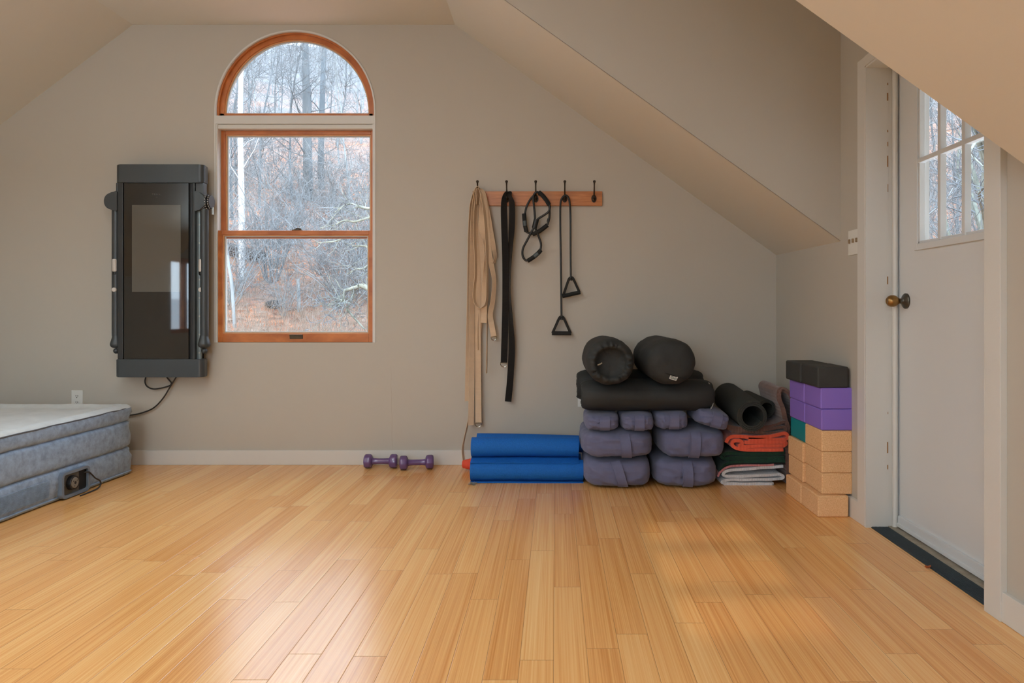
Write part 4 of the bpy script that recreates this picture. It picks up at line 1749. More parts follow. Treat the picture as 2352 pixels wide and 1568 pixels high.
def dumbbell(name, label, c, yaw):
    t = thing(name, label, 'dumbbell', (c[0], c[1], 0.0), (0, 0, yaw), 'purple dumbbells')
    r = 0.043
    for s in (-1, 1):
        bm = B()

        def eight(a, h):
            k = PI / 4
            b = (a + k / 2) % k - k / 2
            return 0.30 + 0.70 / max(0.92, math.cos(b) * 1.02)
        mt = Matrix.Translation(Vector((s * 0.054, 0, r))) @ Matrix.Rotation(s * PI / 2, 4, 'Y') @ Matrix.Rotation(PI / 8, 4, 'Z')
        lathe(bm, [(0.018, -0.004), (0.030, 0.000), (0.040, 0.006), (0.0425, 0.014), (0.0425, 0.038), (0.039, 0.046), (0.026, 0.050), (0.0, 0.050)], mt, 32, eight)
        obj('weight_head', bm, M_VINYL, t, world=False, angle=50)
    bm = B()
    lathe(bm, [(0.024, -0.058), (0.019, -0.045), (0.0178, -0.02), (0.0178, 0.02), (0.019, 0.045), (0.024, 0.058)],
          Matrix.Translation(Vector((0, 0, r))) @ Matrix.Rotation(PI / 2, 4, 'Y'), 24)
    obj('handle', bm, M_VINYL, t, world=False)
    return t


a = dumbbell('dumbbell', 'left one of two purple dumbbells on the floor at the baseboard', (-1.080, 4.485), 0.0)
bm = B()
lathe(bm, [(0.0, 0.001), (0.0022, 0.001), (0.0022, 0.0)], aim((-0.100, -0.018, 0.036), (-0.13, -0.05, 0.036)), 10)
obj('white_dot', bm, M_WHITEP, a, world=False)
dumbbell('dumbbell', 'right one of two purple dumbbells, its near end closer to the room', (-0.852, 4.450), 0.16)

# ------------------------------------------------------------------ hook rack
M_RACK = wood_mat('bamboo_rack_wood', (172, 104, 54), (206, 136, 78), rough=0.4, scale=(4, 30, 45))
M_IRON = mat('oiled_bronze', (58, 48, 38), rough=0.4, metal=0.7, var=0.2, vscale=60)
RYF = WALL - 0.02
rk = thing('hook_rack', 'wooden wall rack with five dark hooks', 'coat rack', (-0.11, WALL, 1.684))
bm = B()
box(bm, -0.522, 0.298, RYF, WALL, 1.640, 1.731, 0.002)
obj('board', bm, M_RACK, rk)
HOOKX = [(p - CX) / 363.5 for p in (1099, 1165, 1231, 1297, 1364)]
hk_root = None
for i, x in enumerate(HOOKX):
    def mk(nm, bm, m, par):
        return obj(nm, bm, m, par)
    if i == 0:
        bm = B()
        z0 = 1.684
        # oval plate
        pl = [(0.0165 * math.cos(2 * PI * k / 28), 0.0245 * math.sin(2 * PI * k / 28)) for k in range(28)]
        prism(bm, [(x + a_, z0 + b_) for a_, b_ in pl], RYF - 0.004, RYF)
        lathe(bm, [(0.010, 0.0), (0.009, 0.006), (0.006, 0.014)], aim((x, RYF - 0.004, z0), (x, RYF - 1, z0)), 14)
        h0 = obj('hook', bm, M_IRON, rk)
        bm = B()
        tube(bm, smooth([(x, RYF - 0.012, z0 + 0.004), (x, RYF - 0.030, z0 + 0.018), (x, RYF - 0.046, z0 + 0.045), (x, RYF - 0.056, z0 + 0.075), (x, RYF - 0.060, z0 + 0.092)], 6),
             [0.0058, 0.0058, 0.0056, 0.0055, 0.0054, 0.0053, 0.0052, 0.0051, 0.005, 0.005, 0.0049, 0.0048, 0.0047, 0.0046, 0.0045, 0.0045, 0.0045, 0.0045, 0.0046, 0.0048, 0.005, 0.0052, 0.0055, 0.006, 0.0065], 10)
        st = obj('hook_arm', bm, M_IRON, h0)
        bm = B()
        lathe(bm, [(0.0, -0.009), (0.006, -0.008), (0.0085, -0.004), (0.0088, 0.001), (0.006, 0.006), (0.0, 0.007)], Matrix.Translation(Vector((x, RYF - 0.061, z0 + 0.098))), 16)
        kb = obj('knob', bm, M_IRON, h0)
        bm = B()
        tube(bm, smooth([(x, RYF - 0.012, z0 - 0.002), (x, RYF - 0.022, z0 - 0.012), (x, RYF - 0.034, z0 - 0.013), (x, RYF - 0.041, z0 - 0.002)], 6), 0.0045, 10)
        lathe(bm, [(0.0, -0.006), (0.0065, -0.003), (0.007, 0.001), (0.005, 0.005), (0.0, 0.006)], Matrix.Translation(Vector((x, RYF - 0.042, z0 + 0.003))), 14)
        lh = obj('lower_hook', bm, M_IRON, h0)
    else:
        c = h0.copy()
        COL.objects.link(c)
        c.parent = rk
        c.location = Vector((x - HOOKX[0], 0, 0)) + Vector(h0.location)
        for ch in (st, kb, lh):
            e = ch.copy()
            COL.objects.link(e)
            e.parent = c

# ------------------------------------------------------------------ cream straps on the first hook
M_CREAM = weave_mat('cream_cotton_webbing', (216, 190, 160), rough=0.9, scale=900, bump=0.25, var=0.05, axis='Z', vscale=20, wdist=0.0008)
M_BLACKW = weave_mat('black_webbing', (26, 23, 21), rough=0.85, scale=900, bump=0.25, var=0.15, axis='Z', vscale=20, wdist=0.0008)
M_RINGS = mat('steel_ring', (170, 166, 156), rough=0.25, metal=1.0)
hx = HOOKX[0]


def px3(pts):
    return [at(p[0], p[1], WALL - p[2]) for p in pts]


def strap(label, pts, w, ang, matl=None, ring=None, name='yoga_strap', grp='cream yoga straps', n=9, t=0.0024):
    P = smooth(px3(pts), n)
    A = smooth([(a, 0, 0) for a in ang], n)
    o = thing(name, label, 'strap', tuple(P[0]), group=grp)
    bm = B()
    ribbon(bm, P, w, t, [a.x for a in A])
    obj('webbing', bm, matl or M_CREAM, o, angle=50)
    if ring:
        e = P[-1] if ring == 'end' else P[0]
        dr = (P[-1] - P[-2]).normalized() if ring == 'end' else (P[0] - P[1]).normalized()
        for k in range(2):
            bm = B()
            ww = w * 0.55
            side = Vector((1, 0, 0)) - dr * dr.x
            side.normalize()
            off = Vector((0, -0.003 - 0.004 * k, 0))
            c = e + dr * (0.002 + 0.002 * k) + off
            q = [c - side * ww, c + side * ww] + [c + side * ww * math.cos(a) + dr * ww * 1.15 * math.sin(a) for a in [PI * i / 10 for i in range(1, 10)]]
            tube(bm, q, 0.0019, 6, closed=True)
            obj('d_ring', bm, M_RINGS, o)
    return o


W1 = 0.036
strap('cream cotton strap hanging flat at the far left edge of the bundle',
      [(1104, 470, .052), (1101, 440, .055), (1096, 432, .058), (1089, 444, .062), (1082, 480, .064), (1079, 560, .062), (1077.5, 700, .058), (1075.5, 830, .054), (1074, 921, .052)],
      W1, [1.2, 1.3, 1.3, 1.2, 1.1, 0.95, 0.8, 0.5, 0.35])
strap('cream cotton strap whose flat end hangs lowest on the left, just above the blue mats',
      [(1105, 470, .060), (1101.5, 438, .064), (1097, 431, .068), (1092, 445, .074), (1086, 500, .078), (1084.5, 600, .076), (1084, 720, .072), (1083.5, 860, .066), (1081.5, 976, .060)],
      W1, [1.2, 1.2, 1.2, 1.1, 0.95, 0.7, 0.75, 0.5, 0.35])
strap('cream cotton strap ending low in two steel rings beside the lowest flat end',
      [(1108, 470, .046), (1103, 440, .048), (1098, 432, .05), (1094, 450, .052), (1094, 520, .05), (1097, 640, .048), (1097, 760, .046), (1098, 880, .044), (1099, 970, .044)],
      W1 * 1.05, [1.2, 1.2, 1.2, 0.9, 0.5, 0.2, 0.2, 0.1, 0.0], ring='end')
strap('cream cotton strap doubled into a long open loop at the front of the bundle',
      [(1096, 470, .080), (1098, 436, .082), (1094, 450, .086), (1090, 520, .092), (1093, 620, .094), (1089, 672, .094), (1091, 694, .095), (1100, 706, .096), (1111, 704, .096), (1118, 690, .095), (1119, 650, .093), (1118, 560, .09), (1112, 480, .086), (1104, 440, .082)],
      W1, [1.3, 1.3, 1.3, 1.25, 1.3, 1.25, 1.25, 1.25, 1.25, 1.25, 1.3, 1.2, 1.2, 1.3], n=8)
strap('cream cotton strap with a broad twisted face hanging in front of the bundle',
      [(1097, 452, .078), (1100, 434, .080), (1107, 450, .084), (1107, 500, .088), (1106, 520, .089), (1112, 545, .088), (1117, 575, .086), (1115, 615, .082), (1113, 660, .078), (1111, 741, .072)],
      W1, [1.1, 1.2, 1.0, 0.35, 0.15, 0.5, 1.1, 0.9, 0.3, 0.1])
strap('cream cotton strap making the widest loop on the right side of the bundle',
      [(1098, 440, .062), (1103, 434, .062), (1112, 448, .060), (1120, 490, .058), (1128, 540, .056), (1135, 575, .055), (1137.5, 592, .055), (1133, 604, .053), (1126, 590, .048), (1118, 540, .046), (1110, 470, .044)],
      W1 * 0.95, [1.0, 1.0, 0.9, 0.5, 0.4, 0.75, 1.1, 1.2, 1.0, 0.9, 0.9])
strap('cream cotton strap on the right ending in a slanted tip with two steel rings',
      [(1100, 440, .072), (1104, 434, .072), (1112, 452, .070), (1117, 510, .070), (1122, 570, .068), (1129, 610, .066), (1135, 645, .064), (1132, 690, .062), (1126, 722, .060), (1130, 750, .060), (1134, 772, .060)],
      W1 * 0.95, [1.0, 1.0, 0.6, 0.35, 0.3, 0.5, 0.8, 0.7, 0.5, 0.2, 0.1], ring='end')
strap('cream cotton strap seen edge on, a thin tail right of the bundle',
      [(1096, 446, .050), (1101, 436, .052), (1107, 460, .054), (1112, 540, .054), (1117, 640, .052), (1119, 720, .050), (1118.5, 800, .050), (1117.5, 857, .050)],
      0.030, [1.2, 1.2, 1.2, 1.25, 1.35, 1.42, 1.42, 1.40])
strap('cream cotton strap with a turned tail curling down behind the blue mats',
      [(1093, 445, .044), (1097, 435, .046), (1092, 460, .048), (1085, 560, .046), (1080, 700, .044), (1079, 850, .042), (1078, 945, .042), (1074, 975, .044), (1067, 1005, .046), (1063, 1030, .046), (1065, 1056, .046)],
      0.026, [1.2, 1.2, 1.2, 1.1, 1.0, 1.1, 1.2, 1.3, 1.3, 1.25, 1.2])
strap('cream cotton strap in the shaded middle of the bundle, ending above the steel rings',
      [(1106, 452, .040), (1101, 436, .042), (1099, 452, .044), (1104, 520, .044), (1108, 600, .042), (1106, 700, .040), (1101, 760, .040), (1100.5, 803, .040)],
      W1, [1.0, 1.1, 0.8, 0.3, 0.0, 0.2, 0.9, 1.1])

# black strap on the second hook
P = [(1157.5, 832, .046), (1158.5, 800, .048), (1161, 700, .052), (1161, 600, .056), (1158.5, 520, .060), (1157.5, 470, .064), (1160, 450, .066), (1165.5, 440.5, .066),
     (1171, 450, .064), (1176, 470, .060), (1175.5, 520, .054), (1172, 580, .050), (1170.5, 660, .046), (1173.5, 740, .048), (1175.5, 800, .048), (1172, 870, .046), (1167, 922, .044)]
strap('black webbing strap draped over the second hook with two unequal tails', P, 0.041,
      [0.15, 0.15, 0.1, 0.1, 0.15, 0.5, 0.9, 1.2, -0.9, -0.5, -0.35, -0.9, -1.25, -0.8, -0.2, 0.1, 0.1], M_BLACKW, 'start', grp=None, n=8)

# ------------------------------------------------------------------ resistance bands
M_TUBE = mat('black_rubber_tube', (26, 26, 25), rough=0.45)
M_FOAM = mat('black_foam_grip', (24, 24, 23), rough=0.8, bump=0.2, bscale=300, bdist=0.001)
M_LAB = mat('grey_grip_label', (84, 92, 94), rough=0.6)


def c4(x, y, d):
    return at(1020 + x / 3.92, 400 + y / 3.92, WALL - d)


def grip(o, pts, r=0.0135, label=False):
    bm = B()
    P = smooth(pts, 5)
    tube(bm, P, r, 14)
    g = obj('foam_grip', bm, M_FOAM, o, angle=60)
    if label:
        m = len(P) // 2
        d = (P[m + 1] - P[m - 1]).normalized()
        c = P[m]
        sd = Vector((0, -1, 0))
        w = d.cross(sd)
        bm = B()
        rows = []
        for i in range(7):
            a = -0.8 + 1.6 * i / 6
            q = c + (sd * math.cos(a) + w * math.sin(a)) * (r + 0.0006)
            rows.append((bm.verts.new(q - d * 0.016), bm.verts.new(q + d * 0.016)))
        for a_, b_ in zip(rows, rows[1:]):
            bm.faces.new((a_[0], a_[1], b_[1], b_[0]))
        for k in range(3):
            pass
        obj('grip_label', bm, M_LAB, g)
    return g


fb = thing('figure_eight_band', 'black figure eight resistance band with one loop hanging lowest from the third hook', 'resistance band', tuple(c4(825, 200, .05)), group='figure eight bands')
bm = B()
tube(bm, smooth([c4(815, 470, .05), c4(800, 495, .050), c4(750, 590, .046), c4(710, 670, .044), c4(708, 735, .044), c4(735, 775, .046), c4(760, 772, .048)], 8), 0.0068, 10)
tube(bm, smooth([c4(818, 470, .05), c4(828, 500, .050), c4(855, 570, .046), c4(873, 630, .045), c4(868, 680, .047)], 8), 0.0068, 10)
tube(bm, smooth([c4(820, 430, .052), c4(815, 340, .054), c4(803, 220, .058), c4(812, 180, .062), c4(838, 160, .064), c4(860, 170, .062)], 8), 0.0068, 10)
tube(bm, smooth([c4(825, 430, .056), c4(850, 400, .060), c4(905, 365, .064), c4(942, 335, .066), c4(952, 295, .066), c4(945, 265, .064)], 8), 0.0068, 10)
obj('tubing', bm, M_TUBE, fb)
grip(fb, [c4(752, 780, .048), c4(800, 750, .050), c4(845, 712, .050), c4(872, 682, .048)], label=True)
grip(fb, [c4(852, 160, .064), c4(890, 195, .066), c4(925, 240, .066), c4(945, 275, .065)])
bm = B()
mtx = aim(c4(830, 408, .054), c4(812, 485, .052))
tube(bm, [c4(832, 406, .054), c4(811, 486, .052)], [0.0175, 0.0160], 14)
obj('centre_sleeve', bm, M_TUBE, fb)

fb = thing('figure_eight_band', 'black figure eight resistance band hung as a round ring on the third hook', 'resistance band', tuple(c4(825, 195, .04)), group='figure eight bands')
bm = B()
tube(bm, smooth([c4(832, 182, .046), c4(800, 200, .044), c4(765, 245, .042), c4(740, 300, .040), c4(728, 355, .040)], 8), 0.0068, 10)
tube(bm, smooth([c4(738, 515, .040), c4(755, 525, .040), c4(775, 532, .040), c4(800, 538, .040)], 6), 0.0068, 10)
tube(bm, smooth([c4(930, 455, .040), c4(940, 425, .042), c4(948, 390, .044), c4(950, 330, .046), c4(942, 270, .048), c4(900, 205, .047), c4(850, 180, .046)], 8), 0.0068, 10)
tube(bm, [c4(936, 430, .042), c4(943, 400, .043)], 0.0095, 12)
obj('tubing', bm, M_TUBE, fb)
grip(fb, [c4(720, 355, .040), c4(724, 410, .040), c4(730, 465, .040), c4(742, 517, .040)], label=True)
grip(fb, [c4(797, 542, .042), c4(845, 520, .044), c4(890, 490, .044), c4(930, 458, .042)])

tb = thing('tube_band', 'black tube band with two triangular handles hanging from the fourth hook', 'resistance band', tuple(c4(1090, 190, .05)))
bm = B()
tube(bm, smooth([c4(1057, 1290, .042), c4(1055, 1100, .044), c4(1050, 700, .048), c4(1046, 400, .050), c4(1048, 270, .052), c4(1062, 215, .054), c4(1092, 190, .056),
                 c4(1120, 212, .054), c4(1132, 270, .052), c4(1138, 400, .048), c4(1139, 700, .044), c4(1141, 935, .042)], 8), 0.0062, 10)
obj('tubing', bm, M_TUBE, tb)
for top, l, r in ((c4(1057, 1285, .042), c4(970, 1430, .040), c4(1145, 1432, .040)), (c4(1142, 932, .042), c4(1065, 1098, .050), c4(1225, 1062, .040))):
    bm = B()
    dv = (r - l).normalized()
    ac = Vector((0, -1, 0))
    upv = (top - (l + r) / 2).normalized()
    pl = l + dv * 0.004
    pr_ = r - dv * 0.004
    tp = top - upv * 0.004
    pts = smooth([pl, pl.lerp(tp - dv * 0.013, 0.5), pl.lerp(tp - dv * 0.013, 0.93), tp - dv * 0.006 + upv * 0.005, tp + dv * 0.006 + upv * 0.005, pr_.lerp(tp + dv * 0.013, 0.93), pr_.lerp(tp + dv * 0.013, 0.5), pr_], 6)
    wd = []
    for q in range(len(pts)):
        tg_ = (pts[min(q + 1, len(pts) - 1)] - pts[max(q - 1, 0)]).normalized()
        wd.append(tg_.cross(Vector((0, 1, 0))) * 0.55 + Vector((0, 0.8, 0)))
    ribbon(bm, pts, 0.024, 0.003, wdir=wd)
    hd = obj('handle_strap', bm, M_BLACKW, tb, angle=60)
    bm = B()
    tube(bm, [l, r], 0.0128, 16)
    obj('foam_grip', bm, M_FOAM, tb, angle=60)
    bm = B()
    tube(bm, [top + Vector((0, 0, 0.006)), top + Vector((0, 0, -0.018))], [0.0075, 0.0095], 12)
    obj('end_plug', bm, M_TUBE, tb)
# ------------------------------------------------------------------ blue mats
def mat_skin(name, c, scale=150, var=0.10, rough=0.75, bump=0.6):
    m, nt, b = new_mat(name)
    col = lin(c)
    b.inputs['Roughness'].default_value = rough
    b.inputs['Specular IOR Level'].default_value = 0.35
    tc = N(nt, 'ShaderNodeTexCoord')
    vo = N(nt, 'ShaderNodeTexVoronoi')
    vo.inputs['Scale'].default_value = scale
    nt.links.new(tc.outputs['Object'], vo.inputs['Vector'])
    r = N(nt, 'ShaderNodeValToRGB')
    r.color_ramp.elements[0].color = tuple(min(1, x * (1 + var)) for x in col[:3]) + (1,)
    r.color_ramp.elements[1].color = tuple(x * (1 - var) for x in col[:3]) + (1,)
    nt.links.new(vo.outputs['Distance'], r.inputs[0])
    nt.links.new(r.outputs[0], b.inputs['Base Color'])
    bp = N(nt, 'ShaderNodeBump')
    bp.inputs['Strength'].default_value = bump
    bp.inputs['Distance'].default_value = 0.002
    nt.links.new(vo.outputs['Distance'], bp.inputs['Height'])
    nt.links.new(bp.outputs[0], b.inputs['Normal'])
    return m


M_BLUE = mat_skin('blue_mat_foam', (16, 100, 186))


def roll_along_x(name, label, x0, x1, yc, z0, rv, rh, turns, t, yaw, group, material, tail=None, start=0.0, sgn=1, tilt=0.0, seed=1):
    """rolled mat lying along X; z0 = underside"""
    o = thing(name, label, 'yoga mat', ((x0 + x1) / 2, yc, z0), (0, tilt, yaw), group)
    n = 40
    path = []
    tot = int(n * turns)
    r0 = max(0.006, 1 - turns * t / rv)
    for i in range(tot + 1):
        a = start + sgn * 2 * PI * (turns * i / tot - turns)
        f = r0 + (1 - r0) * i / tot
        path.append(((rh - t / 2) * f * math.cos(a), rv + (rv - t / 2) * f * math.sin(a)))
    if tail:
        path += tail
    bm = B()
    L = x1 - x0
    rnd = random.Random(seed)
    ph = rnd.uniform(0, 6)

    def dsp(c):
        return Vector((0.0012 * math.sin(c.y * 9 + ph), 0, 0.0015 * math.sin(c.y * 7 + ph + c.x * 20)))
    strip(bm, path, t * 0.92, -L / 2, L / 2, 12, dsp)
    bm.transform(Matrix.Rotation(PI / 2, 4, 'Z'))
    obj('mat_sheet', bm, material, o, world=False, angle=50)
    return o


# the front of a roll is local -x after the turn (towards the camera), tails are given in (u, z) with u>0 away from the room
GB = 'rolled blue yoga mats'
roll_along_x('yoga_mat', 'rolled bright blue yoga mat lying on the floor at the front of the blue pile', -0.482, 0.160, 4.145, 0.0, 0.0625, 0.068, 5, 0.0062, 0.006, GB, M_BLUE,
             tail=[(-0.02, 0.003), (-0.052, 0.003)], start=-PI / 2, sgn=-1, seed=1)
roll_along_x('yoga_mat', 'rolled blue yoga mat on the floor behind the front one, showing as a narrow band', -0.487, 0.152, 4.29, 0.0, 0.067, 0.066, 5, 0.0062, 0.0, GB, M_BLUE,
             start=-PI / 2, sgn=1, seed=2)
roll_along_x('yoga_mat', 'rolled blue yoga mat resting on top at the front, its loose edge folded under', -0.482, 0.135, 4.185, 0.128, 0.060, 0.066, 5, 0.0062, 0.008, GB, M_BLUE,
             tail=[(0.0, 0.002), (-0.045, -0.004), (-0.085, -0.016)], start=-PI / 2, sgn=-1, seed=3)
roll_along_x('yoga_mat', 'rolled blue yoga mat on top at the back, tilted against the wall', -0.470, 0.165, 4.345, 0.131, 0.054, 0.058, 5, 0.0062, 0.0, GB, M_BLUE, start=0.3, sgn=1, tilt=0.022, seed=4)

# red ribbed roll behind them
M_RED = mat('red_orange_cord', (232, 84, 56), rough=0.8)
o = thing('ribbed_roll', 'red ribbed roll poking out behind the left end of the blue mats', 'roll', (-0.50, 4.44, 0.0))
bm = B()
pr = []
x = 0.0
while x < 0.34:
    rr = 0.024 + 0.014 * math.sin(min(1.0, x / 0.085) * PI / 2)
    pr += [(rr - 0.0022, x), (rr - 0.0004, x + 0.002), (rr, x + 0.0035), (rr - 0.0004, x + 0.005)]
    x += 0.007
pr = [(0.0, -0.004), (0.016, -0.003)] + pr + [(0.0, x)]
lathe(bm, pr, Matrix.Translation(Vector((-0.565, 4.42, 0.039))) @ Matrix.Rotation(PI / 2, 4, 'Y'), 28)
obj('ribbed_body', bm, M_RED, o, angle=70)

# small clump of dust by the mats
bm = B()
rnd = random.Random(12)
c0 = at(1084, 1108, 4.055)
for i in range(26):
    p = Vector((c0.x + rnd.gauss(0, 0.007), c0.y + rnd.gauss(0, 0.006), abs(rnd.gauss(0.006, 0.004)) + 0.001))
    q = [p + Vector((rnd.gauss(0, 0.007), rnd.gauss(0, 0.007), rnd.gauss(0, 0.003))) for _ in range(4)]
    for s in q:
        s.z = max(0.001, s.z)
    tube(bm, smooth([p] + q, 3), 0.0009, 4)
o = obj('dust_clump', bm, mat('grey_lint', (150, 148, 140), rough=0.95), origin=(c0.x, c0.y, 0))
tag(o, 'small grey dust clump on the floor at the left end of the blue mats', 'dust')

# ------------------------------------------------------------------ bolsters
M_NAVY = weave_mat('slate_bolster_cotton', (104, 106, 134), rough=0.9, scale=700, bump=0.15, var=0.10, axis='DIAGONAL', vscale=7, sheen=0.15, wdist=0.0008)


def bolster(label, x, y, z, a, b, c, yaw, hx_, bow, seed, roll=0.0, name='bolster', grp='large slate bolsters', cat='bolster', hw=0.055, k=4.2, dbl=False):
    o = thing(name, label, cat, (x, y, z), (0, roll, yaw), grp)
    bm = B()

    def fn(co, q):
        # puckered cloth near the front corners, faint sag on top
        f = max(0.0, -q.y - 0.55) / 0.45
        ed = max(abs(q.x), 0.0)
        co.x += 0.006 * f * mnoise.noise(Vector((q.x * 5, q.z * 7, seed))) * ed
        co.z += 0.007 * f * mnoise.noise(Vector((q.x * 6, q.z * 5, seed + 9)))
        co.y += 0.010 * f * mnoise.noise(Vector((q.x * 3.2, q.z * 3.2, seed + 4)))
        return co
    puff(bm, a, b, c, k, 26, 0.006, seed, fn, Matrix.Translation(Vector((0, 0, c))), 0.006)
    body = obj('cushion_body', bm, M_NAVY, o, world=False, angle=75)
    # handle
    yf = -b - 0.002
    if not dbl:
        pts = smooth([(hx_, yf + 0.030, 2 * c - 0.014), (hx_ + bow * 0.3, yf + 0.004, 2 * c - 0.034), (hx_ + bow * 0.7, yf - 0.010, c * 1.15), (hx_ + bow, yf - 0.010, c * 0.75), (hx_ + bow * 1.35, yf + 0.004, 0.030), (hx_ + bow * 1.5, yf + 0.026, 0.012)], 6)
        bm = B()
        ribbon(bm, pts, hw, 0.005, wdir=(1, -0.12, 0))
        obj('carry_handle', bm, M_NAVY, o, world=False, angle=50)
        for s in (-1, 1):
            bm = B()
            tube(bm, [Vector(p) + Vector((s * (hw / 2 - 0.001), -0.001 - 0.12 * s * hw / 2 * 0.5, 0)) for p in pts], 0.0026, 6)
            obj('handle_piping', bm, M_NAVY, o, world=False)
    else:
        pts = smooth([(hx_, yf + 0.018, 2 * c - 0.008), (hx_, yf - 0.003, 2 * c - 0.026), (hx_, yf - 0.004, c), (hx_, yf - 0.003, 0.024), (hx_, yf + 0.018, 0.008)], 6)
        bm = B()
        ribbon(bm, pts, hw, 0.0035, wdir=(1, 0, 0))
        obj('end_tab', bm, M_NAVY, o, world=False, angle=50)
        for s in (-1, 1):
            bm = B()
            tube(bm, [Vector(p) + Vector((s * hw / 2, -0.001, 0)) for p in pts], 0.002, 6)
            obj('tab_seam', bm, M_NAVY, o, world=False)
    return o


GBL = 'large slate bolsters'
bolster('large slate bolster on the floor next to the blue mats, with a slanting handle', 0.348, 4.245, 0.0, 0.190, 0.300, 0.0805, 0.0, -0.020, 0.030, 1.0)
bolster('large slate bolster on the floor beside the folded white blanket', 0.731, 4.245, 0.0, 0.178, 0.300, 0.0805, -0.015, -0.005, 0.004, 2.3)
bolster('wide bulging slate bolster second from the floor in the left column', 0.346, 4.235, 0.1615, 0.200, 0.300, 0.0755, 0.012, 0.028, 0.010, 3.1)
bolster('large slate bolster second from the floor, beside the coral blanket', 0.765, 4.235, 0.1615, 0.181, 0.300, 0.080, 0.01, 0.000, -0.006, 4.7)
GM = 'small slate bolsters'
kw = dict(name='mini_bolster', grp=GM, dbl=True, hw=0.052, k=4.0)
bolster('small slate bolster at the left end of the row of four', 0.262, 4.16, 0.313, 0.096, 0.210, 0.0455, 0.0, 0.010, 0.0, 5.2, **kw)
bolster('small slate bolster second from the left in the row of four', 0.457, 4.15, 0.313, 0.092, 0.210, 0.049, 0.0, 0.004, 0.0, 6.1, **kw)
bolster('small slate bolster third from the left in the row of four', 0.652, 4.16, 0.319, 0.092, 0.210, 0.049, -0.02, 0.004, 0.0, 7.4, **kw)
bolster('tipped small slate bolster at the right end of the row of four', 0.860, 4.15, 0.332, 0.096, 0.210, 0.050, 0.0, 0.010, 0.0, 8.8, roll=0.26, **kw)

# ------------------------------------------------------------------ black stuffed bags
M_BAG = mat('black_nylon', (42, 43, 42), rough=0.78, var=0.14, vscale=8, bump=0.5, bscale=34, sheen=0.0, bdist=0.004)
M_TAG = mat('white_tag', (196, 194, 186), rough=0.7)
M_TAGP = mat('green_tag_print', (92, 110, 104), rough=0.8)
M_CORDL = mat('drawcord', (150, 138, 116), rough=0.7)


def bag(name, label, loc, rot, L, rx, rz, front, seed, back='flat', grp='black stuff sacks', plt=1.0):
    """sack lying along local Y, front end at -L/2; origin at its underside"""
    o = thing(name, label, 'bag', loc, rot, grp)
    h = L / 2
    prof = []          # (y, scale, pleat)
    if front == 'gathered':
        prof += [(0.030, 0.0, 0), (0.034, 0.30, 0), (0.026, 0.55, .2), (0.006, 0.60, .6), (-0.006, 0.65, 1), (-0.012, 0.72, 1), (-0.006, 0.81, 1), (0.010, 0.89, .9), (0.034, 0.955, .6), (0.068, 0.99, .3), (0.11, 1.0, .1)]
    else:
        prof += [(-0.012, 0.0, 0), (-0.011, 0.25, 0), (-0.008, 0.5, 0), (0.0, 0.70, 0), (0.012, 0.83, 0), (0.032, 0.92, .2), (0.062, 0.975, .2), (0.11, 1.0, .1)]
    mid = [(L * f, 1.0 + 0.012 * math.sin(f * 9 + seed), .05) for f in (0.26, 0.34, 0.42, 0.5, 0.58, 0.66, 0.74)]
    if back == 'gathered':
        end = [(L - 0.10, 1.0, .1), (L - 0.066, 0.985, .3), (L - 0.034, 0.95, .6), (L - 0.010, 0.88, .9), (L + 0.006, 0.80, 1), (L + 0.012, 0.70, 1), (L + 0.004, 0.62, .8), (L - 0.01, 0.5, .3), (L - 0.014, 0.0, 0)]
    else:
        end = [(L - 0.10, 1.0, .1), (L - 0.055, 0.975, .2), (L - 0.028, 0.92, .2), (L - 0.010, 0.82, 0), (L - 0.001, 0.68, 0), (L + 0.004, 0.4, 0), (L + 0.005, 0.0, 0)]
    prof = prof + mid + end
    bm = B()
    n = 72
    rings = []
    for y, s, pl in prof:
        if s == 0:
            rings.append([bm.verts.new((0, y - h, rz))])
            continue
        row = []
        for k in range(n):
            a = 2 * PI * k / n
            w = 1 + 0.030 * mnoise.fractal(Vector((math.cos(a) * 2.2, math.sin(a) * 2.2, y * 9 + seed)), 0.8, 2.1, 3)
            w += plt * pl * (((0.030 if plt > 0.9 else 0.012) if s < 0.86 else 0.007) * (abs(math.sin(9 * a + 4.5 * mnoise.noise(Vector((math.cos(a) * 1.7, math.sin(a) * 1.7, seed))))) - 0.5) * (1.3 + 1.2 * mnoise.noise(Vector((math.cos(a) * 2.6, math.sin(a) * 2.6, seed + 5)))) + 0.03 * mnoise.noise(Vector((math.cos(a) * 6, math.sin(a) * 6, seed + y * 4))))
            zz = math.sin(a) * rz * s * w
            yy = y + 0.006 * mnoise.noise(Vector((math.cos(a) * 3 * s, math.sin(a) * 3 * s, seed + 3))) - (1 if plt > 0.9 else 0.12) * pl * (0.008 if s < 0.9 else 0.002) * (abs(math.sin(9 * a + 4.5 * mnoise.noise(Vector((math.cos(a) * 1.7, math.sin(a) * 1.7, seed))))) - 0.5) * 2
            row.append(bm.verts.new((math.cos(a) * rx * s * w, yy - h, max(rz + zz, 0.006))))
        rings.append(row)
    for a_, b_ in zip(rings, rings[1:]):
        for k in range(n):
            if len(a_) == 1:
                bm.faces.new((a_[0], b_[(k + 1) % n], b_[k]))
            elif len(b_) == 1:
                bm.faces.new((a_[k], a_[(k + 1) % n], b_[0]))
            else:
                bm.faces.new((a_[k], a_[(k + 1) % n], b_[(k + 1) % n], b_[k]))
    obj('sack', bm, M_BAG, o, world=False, angle=80)
    return o


